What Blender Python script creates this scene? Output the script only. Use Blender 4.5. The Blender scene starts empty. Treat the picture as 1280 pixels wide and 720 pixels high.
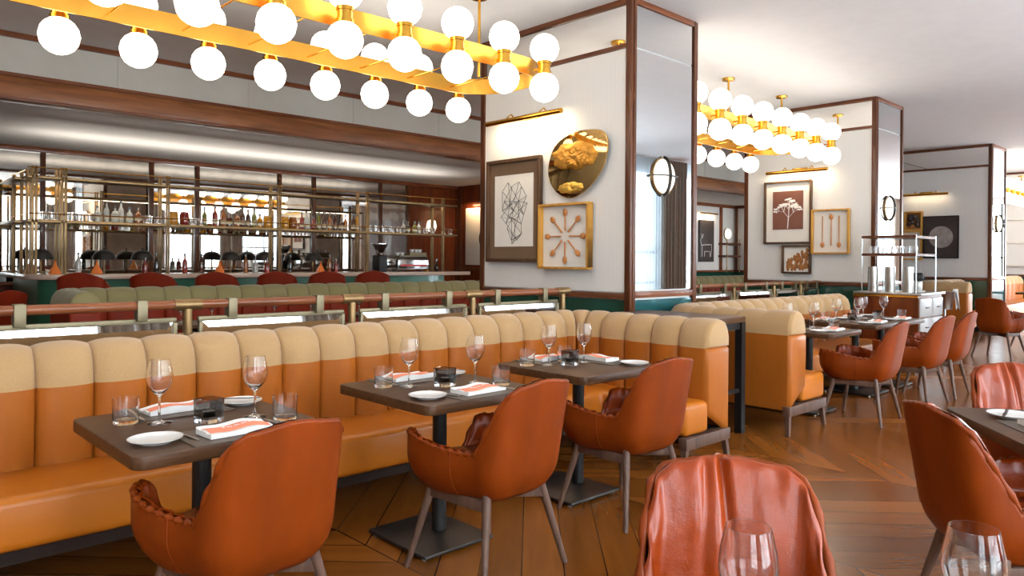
import bpy, bmesh, math, random
from mathutils import Vector, Matrix, noise
random.seed(7)
PI = math.pi
D = bpy.data
COL = bpy.context.scene.collection

# ------------------------------------------------------------------ colour
def L(r, g, b):
    def f(c):
        c /= 255.0
        return c / 12.92 if c <= .04045 else ((c + .055) / 1.055) ** 2.4
    return (f(r), f(g), f(b), 1.0)

# ------------------------------------------------------------------ materials
def nmat(name):
    m = D.materials.new(name); m.use_nodes = True
    nt = m.node_tree
    b = nt.nodes['Principled BSDF']
    return m, nt, b
def N(nt, kind, **kw):
    n = nt.nodes.new(kind)
    for k, v in kw.items():
        if k in n.inputs.keys(): n.inputs[k].default_value = v
        else: setattr(n, k, v)
    return n
def coords(nt, scale=(1, 1, 1), rot=(0, 0, 0), src='Object'):
    tc = N(nt, 'ShaderNodeTexCoord'); mp = N(nt, 'ShaderNodeMapping')
    mp.inputs['Scale'].default_value = scale; mp.inputs['Rotation'].default_value = rot
    nt.links.new(tc.outputs[src], mp.inputs['Vector'])
    return mp.outputs['Vector']
def ramp(nt, fac, stops):
    r = N(nt, 'ShaderNodeValToRGB'); e = r.color_ramp.elements
    e[0].position, e[0].color = stops[0]; e[1].position, e[1].color = stops[-1]
    for p, c in stops[1:-1]:
        x = e.new(p); x.color = c
    nt.links.new(fac, r.inputs['Fac']); return r.outputs['Color']
def bump(nt, b, h, strength, dist=.01):
    n = N(nt, 'ShaderNodeBump', Strength=strength, Distance=dist)
    nt.links.new(h, n.inputs['Height']); nt.links.new(n.outputs['Normal'], b.inputs['Normal'])
def mul(c, k): return (c[0] * k, c[1] * k, c[2] * k, 1)
def plain(name, c, rough=.5, metal=0., coat=0., var=.08, sc=6., bmp=0., bsc=60., spec=.5, stretch=(1, 1, 1)):
    m, nt, b = nmat(name)
    v = coords(nt, stretch)
    nz = N(nt, 'ShaderNodeTexNoise', Scale=sc, Detail=5.)
    nt.links.new(v, nz.inputs['Vector'])
    nt.links.new(ramp(nt, nz.outputs['Fac'], [(.3, mul(c, 1 - var)), (.7, mul(c, 1 + var))]), b.inputs['Base Color'])
    b.inputs['Roughness'].default_value = rough; b.inputs['Metallic'].default_value = metal
    b.inputs['Coat Weight'].default_value = coat; b.inputs['Specular IOR Level'].default_value = spec
    if bmp:
        n2 = N(nt, 'ShaderNodeTexNoise', Scale=bsc, Detail=3.); nt.links.new(v, n2.inputs['Vector'])
        bump(nt, b, n2.outputs['Fac'], bmp)
    return m
def leather(name, c, rough=.36, var=.16, coat=.12, fold=0.):
    m, nt, b = nmat(name)
    v = coords(nt)
    n1 = N(nt, 'ShaderNodeTexNoise', Scale=5.5, Detail=6.); nt.links.new(coords(nt, (1, 1, .3)), n1.inputs['Vector'])
    nt.links.new(ramp(nt, n1.outputs['Fac'], [(.3, mul(c, 1 - var)), (.55, c), (.75, mul(c, 1 + var))]), b.inputs['Base Color'])
    b.inputs['Roughness'].default_value = rough
    b.inputs['Coat Weight'].default_value = coat; b.inputs['Coat Roughness'].default_value = .25; b.inputs['Specular IOR Level'].default_value = .32 if coat else .16
    vo = N(nt, 'ShaderNodeTexVoronoi', Scale=260.); nt.links.new(v, vo.inputs['Vector'])
    n2 = N(nt, 'ShaderNodeTexNoise', Scale=11., Detail=4.); nt.links.new(v, n2.inputs['Vector'])
    ad = N(nt, 'ShaderNodeMath', operation='MULTIPLY_ADD'); ad.inputs[1].default_value = .06
    nt.links.new(vo.outputs['Distance'], ad.inputs[0]); nt.links.new(n2.outputs['Fac'], ad.inputs[2])
    bump(nt, b, ad.outputs[0], .18 + fold, .012)
    return m
def wood(name, c1, c2, rough=.35, axis='X', sc=1., coat=.1):
    m, nt, b = nmat(name)
    s = {'X': (1.2, 14, 14), 'Y': (14, 1.2, 14), 'Z': (14, 14, 1.2)}[axis]
    v = coords(nt, tuple(k * sc for k in s))
    n1 = N(nt, 'ShaderNodeTexNoise', Scale=1.6, Detail=7., Roughness=.62, Distortion=.6); nt.links.new(v, n1.inputs['Vector'])
    nt.links.new(ramp(nt, n1.outputs['Fac'], [(.28, c1), (.72, c2)]), b.inputs['Base Color'])
    b.inputs['Roughness'].default_value = rough; b.inputs['Coat Weight'].default_value = coat; b.inputs['Specular IOR Level'].default_value = .2
    bump(nt, b, n1.outputs['Fac'], .08, .004)
    return m
def emit(name, c, s):
    m, nt, b = nmat(name)
    b.inputs['Base Color'].default_value = (.9, .88, .84, 1)
    b.inputs['Emission Color'].default_value = c; b.inputs['Emission Strength'].default_value = s
    b.inputs['Roughness'].default_value = .25
    return m
def thin_glass(name, tint=(1, 1, 1, 1), gloss=.75, rough=.0, base=.012):
    m = D.materials.new(name); m.use_nodes = True; nt = m.node_tree; nt.nodes.clear()
    o = N(nt, 'ShaderNodeOutputMaterial'); mx = N(nt, 'ShaderNodeMixShader')
    t = N(nt, 'ShaderNodeBsdfTransparent'); t.inputs['Color'].default_value = tint
    g = N(nt, 'ShaderNodeBsdfGlossy'); g.inputs['Roughness'].default_value = rough
    lf = N(nt, 'ShaderNodeLayerWeight', Blend=.5); lw = N(nt, 'ShaderNodeMath', operation='POWER'); lw.inputs[1].default_value = 3.6; nt.links.new(lf.outputs['Facing'], lw.inputs[0])
    ma = N(nt, 'ShaderNodeMath', operation='MULTIPLY_ADD', use_clamp=True); ma.inputs[1].default_value = .75 * gloss; ma.inputs[2].default_value = base
    nt.links.new(lw.outputs[0], ma.inputs[0]); nt.links.new(ma.outputs[0], mx.inputs['Fac'])
    nt.links.new(t.outputs[0], mx.inputs[1]); nt.links.new(g.outputs[0], mx.inputs[2]); nt.links.new(mx.outputs[0], o.inputs['Surface'])
    return m
def mirror(name, c, rough=.0, blotch=0.):
    m, nt, b = nmat(name)
    b.inputs['Metallic'].default_value = 1.; b.inputs['Roughness'].default_value = rough
    if blotch:
        v = coords(nt); n1 = N(nt, 'ShaderNodeTexNoise', Scale=5., Detail=8.); nt.links.new(v, n1.inputs['Vector'])
        nt.links.new(ramp(nt, n1.outputs['Fac'], [(.3, mul(c, 1 - blotch)), (.6, c)]), b.inputs['Base Color'])
    else: b.inputs['Base Color'].default_value = c
    return m
def speckle(name, c1, c2, sc=90., rough=.85):
    m, nt, b = nmat(name)
    v = coords(nt)
    n1 = N(nt, 'ShaderNodeTexNoise', Scale=sc, Detail=3.); nt.links.new(v, n1.inputs['Vector'])
    nt.links.new(ramp(nt, n1.outputs['Fac'], [(.35, c1), (.65, c2)]), b.inputs['Base Color'])
    b.inputs['Roughness'].default_value = rough; b.inputs['Sheen Weight'].default_value = .25
    bump(nt, b, n1.outputs['Fac'], .25, .004)
    return m

M = {}
M['leather_chair'] = leather('chair leather', L(117, 46, 6), .42, .3, .0)
M['leather_lining'] = leather('chair lining leather', L(132, 48, 8), .27, .2, .08, .3)
M['dark_wood'] = plain('dark base wood', L(38, 25, 18), .6, var=.2, spec=.15)
M['leather_stool'] = leather('stool leather', L(122, 36, 14), .5, .12, .0)
M['leather_tan'] = leather('tan bench leather', L(152, 82, 24), .42, .12, .0)
M['leather_seat'] = leather('tan seat leather', L(176, 97, 20), .36, .08, .05)
M['fabric_tan'] = speckle('beige bench fabric', L(160, 122, 78), L(174, 138, 92), 320.)
M['fabric_olive'] = speckle('olive bench fabric', L(128, 118, 76), L(142, 132, 88), 320.)
M['walnut'] = wood('dark walnut legs', L(66, 46, 36), L(108, 80, 66), .42, 'Z')
M['table_wood'] = wood('dark table wood', L(54, 33, 19), L(90, 59, 37), .36, 'X', 2., .0)
M['trim'] = wood('reddish wood trim', L(64, 33, 18), L(100, 56, 32), .3, 'Z', 1., .2)
M['trim_x'] = wood('reddish wood rail', L(84, 42, 22), L(134, 76, 44), .3, 'X', 1., .2)
M['trim_y'] = wood('reddish wood moulding', L(72, 37, 20), L(112, 64, 38), .3, 'Y', 1., .2)
M['panel_wood'] = wood('bar wall wood', L(66, 26, 10), L(118, 54, 22), .32, 'Z', .5, .3)
M['beam_wood'] = wood('beam wood', L(104, 58, 28), L(156, 96, 54), .45, 'X', .7)
M['black'] = plain('black metal', L(30, 27, 26), .45, .4, var=.15)
M['steel_dark'] = plain('dark steel', L(70, 66, 64), .42, .85, var=.15)
M['chrome'] = plain('chrome', L(215, 215, 215), .12, 1., var=.02)
M['steel'] = plain('brushed steel', L(196, 192, 186), .28, 1., var=.08, stretch=(1, 1, 30))
M['brass'] = plain('polished brass', L(226, 168, 66), .2, 1., var=.06)
M['brass_ring'] = plain('satin brass band', L(212, 158, 66), .3, 1., var=.04)
M['brass_dark'] = plain('aged brass', L(132, 104, 68), .38, .75, var=.15)
M['brass_pale'] = plain('pale nickel brass', L(122, 110, 86), .5, .8, var=.08)
M['copper'] = plain('copper', L(224, 130, 66), .25, 1., var=.1)
M['mirror'] = mirror('mirror glass', (.80, .82, .83, 1))
M['mirror_band'] = mirror('pale mirror band', (.93, .92, .9, 1), .02)
M['mirror_antique'] = mirror('antique mirror glass', (.80, .76, .70, 1), .02, .22)
M['green'] = plain('green lacquer', L(22, 66, 52), .16, 0., .5, var=.1)
M['green_bar'] = plain('bar green lacquer', L(34, 104, 76), .3, 0., .2, var=.08)
M['teal_glass'] = plain('teal glass panel', L(30, 88, 92), .06, .1, .8, var=.05)
M['white_paint'] = plain('white paint', L(236, 236, 236), .7, var=.02)
M['soffit'] = plain('soffit paint', L(222, 219, 214), .6, var=.02)
M['grey_panel'] = plain('grey bulkhead panel', L(194, 190, 180), .6, var=.03)
M['china'] = plain('white china', L(238, 236, 232), .16, 0., .4, var=.01)
M['linen'] = plain('white linen', L(240, 236, 230), .85, var=.03, bmp=.15, bsc=300)
M['coral'] = plain('coral print', L(236, 138, 104), .8, var=.05, bmp=.1, bsc=300)
M['mat'] = plain('brown leather mat', L(84, 68, 56), .5, var=.1, bmp=.1)
def real_glass(name, c, ior=1.46):
    m, nt, b = nmat(name)
    b.inputs['Base Color'].default_value = c; b.inputs['Transmission Weight'].default_value = 1.; b.inputs['IOR'].default_value = ior; b.inputs['Roughness'].default_value = 0.
    return m
M['smoke_glass'] = real_glass('smoked glass', (.44, .42, .41, 1))
M['smoke_base'] = real_glass('clear glass base', (.95, .95, .95, 1))
M['glass'] = real_glass('clear glass', (1, 1, 1, 1))
M['pane'] = thin_glass('window glass', (.97, .98, .98, 1), .5)
M['globe'] = emit('lit opal globe', (1.0, .88, .74, 1), 4.6)
M['opal'] = emit('lit opal dish', (1.0, .88, .66, 1), 1.5)
M['lamp_glow'] = emit('glowing copper shade', (1.0, .40, .10, 1), .10); M['lamp_glow'].node_tree.nodes['Principled BSDF'].inputs['Base Color'].default_value = L(190, 90, 36)
M['paper'] = plain('white paper', L(228, 222, 212), .8, var=.02)
M['mat_board'] = plain('brown mat board', L(112, 86, 62), .75, var=.06)
M['frame_brown'] = wood('brown picture frame', L(70, 48, 34), L(96, 70, 50), .45, 'Z')
M['frame_gold'] = wood('gilded picture frame', L(176, 122, 48), L(206, 152, 72), .35, 'Z')
M['spoon'] = wood('spoon wood', L(176, 108, 56), L(206, 142, 86), .5, 'Z', 3)
M['ink'] = plain('black ink line', L(48, 42, 40), .7)
M['plum'] = plain('plum brown print', L(118, 72, 56), .8, var=.1)
M['dark_print'] = plain('dark print', L(56, 44, 40), .5, var=.12)
M['moon'] = plain('grey moon print', L(150, 138, 132), .8, var=.28, sc=9)
M['rust'] = plain('rust print', L(150, 96, 46), .8, var=.4, sc=30)
M['drape'] = plain('taupe curtain', L(150, 138, 126), .9, var=.06)
M['drawer_white'] = plain('grey white lacquer', L(170, 166, 162), .35, var=.03)
M['marble'] = plain('pale bar stone', L(196, 170, 150), .25, 0., .3, var=.1, sc=3)

def mk_wall():
    m, nt, b = nmat('ribbed wall cloth')
    v = coords(nt, (1, 1, 1))
    w = N(nt, 'ShaderNodeTexWave', Scale=14., Distortion=.2); w.bands_direction = 'Y'; nt.links.new(v, w.inputs['Vector'])
    w2 = N(nt, 'ShaderNodeTexWave', Scale=14., Distortion=.2); w2.bands_direction = 'X'; nt.links.new(v, w2.inputs['Vector'])
    nt.links.new(ramp(nt, w.outputs['Fac'], [(0., L(220, 216, 210)), (1., L(230, 227, 222))]), b.inputs['Base Color'])
    b.inputs['Roughness'].default_value = .85
    bump(nt, b, w.outputs['Fac'], .25, .004)
    return m
M['wall_cloth'] = mk_wall()

def mk_floor():
    m, nt, b = nmat('oiled oak chevron floor')
    lk = nt.links.new
    tc = N(nt, 'ShaderNodeTexCoord'); sx = N(nt, 'ShaderNodeSeparateXYZ'); lk(tc.outputs['Object'], sx.inputs[0])
    def mth(op, a, c=None, d=None):
        n = N(nt, 'ShaderNodeMath', operation=op)
        for i, x in enumerate((a, c, d)):
            if x is None: continue
            if isinstance(x, (int, float)): n.inputs[i].default_value = x
            else: lk(x, n.inputs[i])
        return n.outputs[0]
    W = 1.5
    xs = mth('ADD', sx.outputs['X'], 50.55)
    fold = mth('PINGPONG', xs, W)
    side = mth('FLOOR', mth('DIVIDE', xs, W))
    across = mth('MULTIPLY', mth('ADD', sx.outputs['Y'], fold), .7071)
    along = mth('MULTIPLY', mth('SUBTRACT', fold, sx.outputs['Y']), .7071)
    bw = .19
    q = mth('DIVIDE', across, bw)
    idx = mth('FLOOR', q); fr = mth('FRACT', q)
    key = mth('ADD', idx, mth('MULTIPLY', side, 37.3))
    wn = N(nt, 'ShaderNodeTexWhiteNoise', noise_dimensions='1D'); lk(key, wn.inputs['W'])
    cv = N(nt, 'ShaderNodeCombineXYZ'); lk(mth('MULTIPLY', along, 1.3), cv.inputs[0]); lk(mth('MULTIPLY', across, 11.), cv.inputs[1]); lk(mth('MULTIPLY', key, 3.7), cv.inputs[2])
    nz = N(nt, 'ShaderNodeTexNoise', Scale=1.5, Detail=4., Roughness=.5, Distortion=.3); lk(cv.outputs[0], nz.inputs['Vector'])
    col = ramp(nt, nz.outputs['Fac'], [(.1, L(106, 57, 16)), (.5, L(120, 66, 20)), (.9, L(134, 76, 26))])
    hv = N(nt, 'ShaderNodeHueSaturation'); lk(col, hv.inputs['Color'])
    lk(mth('MULTIPLY_ADD', wn.outputs['Value'], .62, .62), hv.inputs['Value'])
    b.inputs['Specular IOR Level'].default_value = .34
    e1 = mth('LESS_THAN', fr, .03); e2 = mth('LESS_THAN', mth('FRACT', mth('DIVIDE', xs, W)), .004)
    gap = mth('MAXIMUM', e1, e2)
    mx = N(nt, 'ShaderNodeMix', data_type='RGBA'); lk(gap, mx.inputs['Factor']); lk(hv.outputs['Color'], mx.inputs['A']); mx.inputs['B'].default_value = L(34, 18, 9)
    lk(mx.outputs['Result'], b.inputs['Base Color'])
    lk(mth('MULTIPLY_ADD', wn.outputs['Value'], .06, .22), b.inputs['Roughness'])
    bump(nt, b, mth('SUBTRACT', 1., gap), .2, .003)
    return m
M['floor'] = mk_floor()

def mk_sheer():
    m = D.materials.new('sheer curtain'); m.use_nodes = True; nt = m.node_tree; nt.nodes.clear()
    o = N(nt, 'ShaderNodeOutputMaterial'); mx = N(nt, 'ShaderNodeMixShader', Fac=.62)
    t = N(nt, 'ShaderNodeBsdfTransparent'); tr = N(nt, 'ShaderNodeBsdfTranslucent'); tr.inputs['Color'].default_value = (.80, .90, .97, 1)
    nt.links.new(t.outputs[0], mx.inputs[1]); nt.links.new(tr.outputs[0], mx.inputs[2]); nt.links.new(mx.outputs[0], o.inputs['Surface'])
    return m
M['sheer'] = mk_sheer()
def bottle_mat(name, c):
    m, nt, b = nmat(name)
    b.inputs['Base Color'].default_value = c; b.inputs['Roughness'].default_value = .08; b.inputs['Coat Weight'].default_value = .6
    b.inputs['Transmission Weight'].default_value = .35
    return m
for k, c in {'amber': L(150, 82, 30), 'brown': L(82, 40, 22), 'red': L(140, 44, 34), 'gold': L(206, 140, 34), 'olive': L(120, 118, 50), 'dark': L(40, 34, 30), 'clear': L(206, 206, 198)}.items():
    M['b_' + k] = bottle_mat(k + ' bottle glass', c)
M['label'] = plain('paper bottle label', L(220, 208, 178), .7, var=.05)
EXPO = 0.15
# ------------------------------------------------------------------ mesh builder
class G:
    def __init__(s): s.v = []; s.f = []; s.m = []
    def add(s, vs, fs, m=0, T=None):
        o = len(s.v)
        s.v += [tuple(T @ Vector(p)) if T else tuple(p) for p in vs]
        s.f += [tuple(i + o for i in f) for f in fs]; s.m += [m] * len(fs); return s
    def box(s, x0, x1, y0, y1, z0, z1, m=0, T=None):
        vs = [(x0, y0, z0), (x1, y0, z0), (x1, y1, z0), (x0, y1, z0), (x0, y0, z1), (x1, y0, z1), (x1, y1, z1), (x0, y1, z1)]
        return s.add(vs, [(0, 3, 2, 1), (4, 5, 6, 7), (0, 1, 5, 4), (1, 2, 6, 5), (2, 3, 7, 6), (3, 0, 4, 7)], m, T)
    def rod(s, p, q, r0, r1=None, n=10, m=0):
        r1 = r0 if r1 is None else r1
        p, q = Vector(p), Vector(q); d = (q - p).normalized()
        a = d.orthogonal().normalized(); b = d.cross(a)
        vs = []
        for c, r in ((p, r0), (q, r1)):
            for i in range(n):
                t = 2 * PI * i / n; vs.append(c + a * (r * math.cos(t)) + b * (r * math.sin(t)))
        fs = [(i, (i + 1) % n, n + (i + 1) % n, n + i) for i in range(n)] + [tuple(range(n - 1, -1, -1)), tuple(range(n, 2 * n))]
        return s.add(vs, fs, m)
    def bar(s, p, q, w, h, m=0):
        p, q = Vector(p), Vector(q); d = (q - p).normalized()
        up = Vector((0, 0, 1)) if abs(d.z) < .95 else Vector((0, 1, 0))
        a = d.cross(up).normalized(); b = a.cross(d).normalized()
        vs = [c + a * (i * w / 2) + b * (j * h / 2) for c in (p, q) for i, j in ((-1, -1), (1, -1), (1, 1), (-1, 1))]
        return s.add(vs, [(0, 3, 2, 1), (4, 5, 6, 7), (0, 1, 5, 4), (1, 2, 6, 5), (2, 3, 7, 6), (3, 0, 4, 7)], m)
    def lathe(s, prof, n=24, m=0, T=None):
        vs, rings = [], []
        for r, z in prof:
            if r < 1e-6: rings.append((len(vs),)); vs.append((0, 0, z))
            else:
                rings.append(tuple(range(len(vs), len(vs) + n)))
                vs += [(r * math.cos(2 * PI * i / n), r * math.sin(2 * PI * i / n), z) for i in range(n)]
        fs = []
        for a, b in zip(rings, rings[1:]):
            for i in range(n):
                j = (i + 1) % n
                if len(a) == 1 and len(b) == 1: continue
                if len(a) == 1: fs.append((a[0], b[j], b[i]))
                elif len(b) == 1: fs.append((a[i], a[j], b[0]))
                else: fs.append((a[i], a[j], b[j], b[i]))
        return s.add(vs, fs, m, T)
    def tube(s, pts, r, n=8, closed=False, m=0):
        P = [Vector(p) for p in pts]; k = len(P); vs = []
        a = None
        for i in range(k):
            if closed: t = P[(i + 1) % k] - P[i - 1]
            else: t = P[min(i + 1, k - 1)] - P[max(i - 1, 0)]
            t.normalize()
            a = t.orthogonal().normalized() if a is None else (a - t * a.dot(t)).normalized()
            b = t.cross(a); rr = r(i) if callable(r) else r
            vs += [P[i] + a * (rr * math.cos(2 * PI * j / n)) + b * (rr * math.sin(2 * PI * j / n)) for j in range(n)]
        fs = []
        for i in range(k if closed else k - 1):
            i2 = (i + 1) % k
            fs += [(i * n + j, i * n + (j + 1) % n, i2 * n + (j + 1) % n, i2 * n + j) for j in range(n)]
        if not closed: fs += [tuple(range(n - 1, -1, -1)), tuple((k - 1) * n + j for j in range(n))]
        return s.add(vs, fs, m)
    def prism(s, poly, z0, z1, m=0, T=None):
        n = len(poly)
        vs = [(x, y, z0) for x, y in poly] + [(x, y, z1) for x, y in poly]
        fs = [tuple(range(n - 1, -1, -1)), tuple(range(n, 2 * n))] + [(i, (i + 1) % n, n + (i + 1) % n, n + i) for i in range(n)]
        return s.add(vs, fs, m, T)
    def grid(s, nu, nv, fn, closeu=False, m=0, T=None):
        vs = [fn(i, j) for j in range(nv) for i in range(nu)]
        fs = []
        for j in range(nv - 1):
            for i in range(nu if closeu else nu - 1):
                i2 = (i + 1) % nu
                fs.append((j * nu + i, j * nu + i2, (j + 1) * nu + i2, (j + 1) * nu + i))
        return s.add(vs, fs, m, T)
    def ball(s, c, r, n=16, k=10, m=0, sc=(1, 1, 1)):
        prof = [(r * math.sin(PI * i / k) if 0 < i < k else 0, -r * math.cos(PI * i / k)) for i in range(k + 1)]
        return s.lathe(prof, n, m, Matrix.Translation(c) @ Matrix.Diagonal((*sc, 1)))
    def mesh(s, name, mats, smooth=38, bevel=0., fix=True):
        me = D.meshes.new(name); me.from_pydata(s.v, [], s.f)
        for x in (mats if isinstance(mats, (list, tuple)) else [mats]): me.materials.append(M[x] if isinstance(x, str) else x)
        me.polygons.foreach_set('material_index', s.m)
        if fix or bevel:
            bm = bmesh.new(); bm.from_mesh(me)
            if bevel:
                bmesh.ops.remove_doubles(bm, verts=bm.verts, dist=1e-5)
                es = [e for e in bm.edges if len(e.link_faces) == 2 and e.calc_face_angle(0) > .6]
                bmesh.ops.bevel(bm, geom=es, offset=bevel, segments=2 if bevel < .012 else 4, profile=.5, affect='EDGES', clamp_overlap=True)
            bmesh.ops.recalc_face_normals(bm, faces=bm.faces)
            bm.to_mesh(me); bm.free()
        me.polygons.foreach_set('use_smooth', [True] * len(me.polygons))
        me.set_sharp_from_angle(angle=math.radians(smooth))
        me.update(); return me
    def obj(s, name, mats, parent=None, loc=(0, 0, 0), rz=0., smooth=38, bevel=0., fix=True):
        return link(name, s.mesh(name, mats, smooth, bevel, fix), parent, loc, rz)

def link(name, me, parent=None, loc=(0, 0, 0), rz=0.):
    o = D.objects.new(name, me); COL.objects.link(o)
    o.location = loc; o.rotation_euler = (0, 0, rz)
    if parent: o.parent = parent
    return o
def tag(o, label, cat, group=None):
    o['label'] = label; o['category'] = cat
    if group: o['group'] = group
    return o
def thing(name, label, cat, loc=(0, 0, 0), rz=0., group=None):
    o = D.objects.new(name, None); COL.objects.link(o); o.empty_display_size = .1
    o.location = loc; o.rotation_euler = (0, 0, rz)
    return tag(o, label, cat, group)
def dup(root, loc, rz=0., label=None, group=None, swap=None):
    def cp(o, par):
        c = o.copy(); COL.objects.link(c)
        if par: c.parent = par
        if swap and c.type == 'MESH':
            c.data = swap(c.data)
        for k in o.children: cp(k, c)
        return c
    r = cp(root, None); r.location = loc; r.rotation_euler = (0, 0, rz)
    if label: r['label'] = label
    if group: r['group'] = group
    return r
def struct(name, g, mats, parent=None, label=None, **kw):
    o = g.obj(name, mats, parent, **kw)
    if not parent: o['kind'] = 'structure'
    if label: o['label'] = label
    return o
def area(name, loc, sx, sy, power, color, target=None, rot=None, parent=None, spread=None):
    l = D.lights.new(name, 'AREA'); l.shape = 'RECTANGLE'; l.size = sx; l.size_y = sy; l.energy = power; l.color = color
    if spread: l.spread = spread
    o = D.objects.new(name, l); COL.objects.link(o); o.location = loc
    if rot: o.rotation_euler = rot
    elif target: o.rotation_euler = (Vector(target) - Vector(loc)).to_track_quat('-Z', 'Y').to_euler()
    if parent: o.parent = parent
    return o
def sstep(a, b, x):
    t = min(1, max(0, (x - a) / (b - a))); return t * t * (3 - 2 * t)
ORD = 'first second third fourth fifth sixth seventh eighth ninth tenth eleventh twelfth'.split()

# ------------------------------------------------------------------ room shell
CH = 3.75
struct('floor', G().box(-3, 31, -2.2, 13.4, -.1, 0), 'floor')
struct('ceiling', G().box(-3, 31, -2.2, 9.3, CH, CH + .1), 'white_paint')
struct('ceiling_bar', G().box(-3, 31, 9.42, 13.4, 3.06, 3.16), 'soffit')
struct('trim_ceiling_slot', G().box(-3, 31, 6.30, 6.325, CH - .004, CH), 'black')
struct('wall_left', G().box(-3.1, -3, -2.2, 13.4, 0, CH + .1), 'wall_cloth')
struct('wall_far', G().box(31, 31.1, -2.2, -.4, 0, CH + .1).box(31, 31.1, 2.4, 13.4, 0, CH + .1).box(31, 31.1, -.4, 2.4, 0, .25).box(31, 31.1, -.4, 2.4, 3.5, CH + .1), 'wall_cloth')
wf = struct('window_12', G().box(31.04, 31.05, -.4, 2.4, .25, 3.5), 'pane')  # unseen window, added to brighten the far end and the third column's mirror
struct('frame', G().box(31.02, 31.08, -.4, -.34, .25, 3.5).box(31.02, 31.08, 2.34, 2.4, .25, 3.5).box(31.02, 31.08, .97, 1.03, .25, 3.5).box(31.02, 31.08, -.34, 2.34, 1.55, 1.61), 'black', wf)
area('daylight_12', (31.4, 1.0, 1.9), 2.7, 3.2, 800, (.90, .95, 1.0), rot=(PI / 2, 0, PI / 2))  # added daylight behind that window, lifts the far floor
# bulkhead over the bar: panels above a wooden beam
bk = struct('wall_bulkhead', G().box(-3, 31, 9.3, 9.42, 3.06, CH), 'grey_panel')
g = G()
x = -2.1
while x < 31: g.box(x - .006, x + .006, 9.294, 9.3, 3.33, CH - .06); x += 1.55
struct('panel_joint', g, 'grey_panel', bk)
struct('moulding', G().box(-3, 31, 9.262, 9.3, CH - .055, CH), 'trim_x', bk)
bm_ = struct('wall_beam', G().box(-3, 31, 9.2, 9.45, 3.03, 3.29), 'beam_wood', bevel=.01)
struct('bead', G().box(-3, 31, 9.17, 9.2, 3.27, 3.305).box(-3, 31, 9.18, 9.2, 3.03, 3.055), 'trim_x', bm_)

# bar end of the room: mirrored back wall, wood panelling
wb = struct('wall_back', G().box(-3, 10.9, 13.3, 13.4, 0, 3.06), 'panel_wood')
for a, b in zip([-2.9, -.5, 1.0, 2.58, 4.16, 4.92, 6.46, 7.18, 8.73], [-.5, 1.0, 2.58, 4.16, 4.92, 6.46, 7.18, 8.73, 9.43]):
    struct('mirror_pane', G().box(a + .03, b - .03, 13.27, 13.3, 1.0, 2.985), 'mirror_antique', wb)
    struct('mullion', G().box(b - .035, b + .035, 13.23, 13.3, .95, 2.99), 'trim', wb, bevel=.006)
struct('moulding', G().box(-3, 10.8, 13.2, 13.3, 2.985, 3.06).box(-3, 9.46, 13.24, 13.3, .94, 1.0), 'trim_x', wb, bevel=.006)
we = struct('wall_bar_end', G().box(10.82, 10.92, 9.45, 13.3, 0, 3.06), 'panel_wood')
struct('stile', G().box(10.79, 10.82, 13.08, 13.16, 0, 3.06).box(10.79, 10.82, 13.24, 13.27, 0, 3.06), 'trim', we)
struct('chair_rail', G().box(10.77, 10.82, 9.5, 13.2, 1.14, 1.2), 'trim_y', we)
# room beyond the columns
wr = struct('wall_beyond', G().box(10.92, 20.4, 11.6, 11.7, 0, 3.06), 'wall_cloth')
struct('dado', G().box(10.92, 20.3, 11.57, 11.6, 0, 1.06), 'green', wr)
struct('moulding', G().box(10.92, 20.3, 11.55, 11.6, 1.06, 1.12).box(10.92, 20.3, 11.55, 11.6, 2.97, 3.06).box(19.45, 19.55, 11.55, 11.6, 1.12, 2.97), 'trim_x', wr)
we2 = struct('wall_beyond_end', G().box(20.3, 20.4, 9.45, 11.6, 0, 3.06), 'wall_cloth')
struct('dado', G().box(20.27, 20.3, 9.45, 11.57, 0, 1.06), 'green', we2)
struct('moulding', G().box(20.25, 20.3, 9.45, 11.55, 1.06, 1.12).box(20.25, 20.3, 9.45, 11.55, 2.97, 3.06).box(20.25, 20.3, 11.48, 11.55, 1.12, 2.97), 'trim_y', we2)

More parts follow.
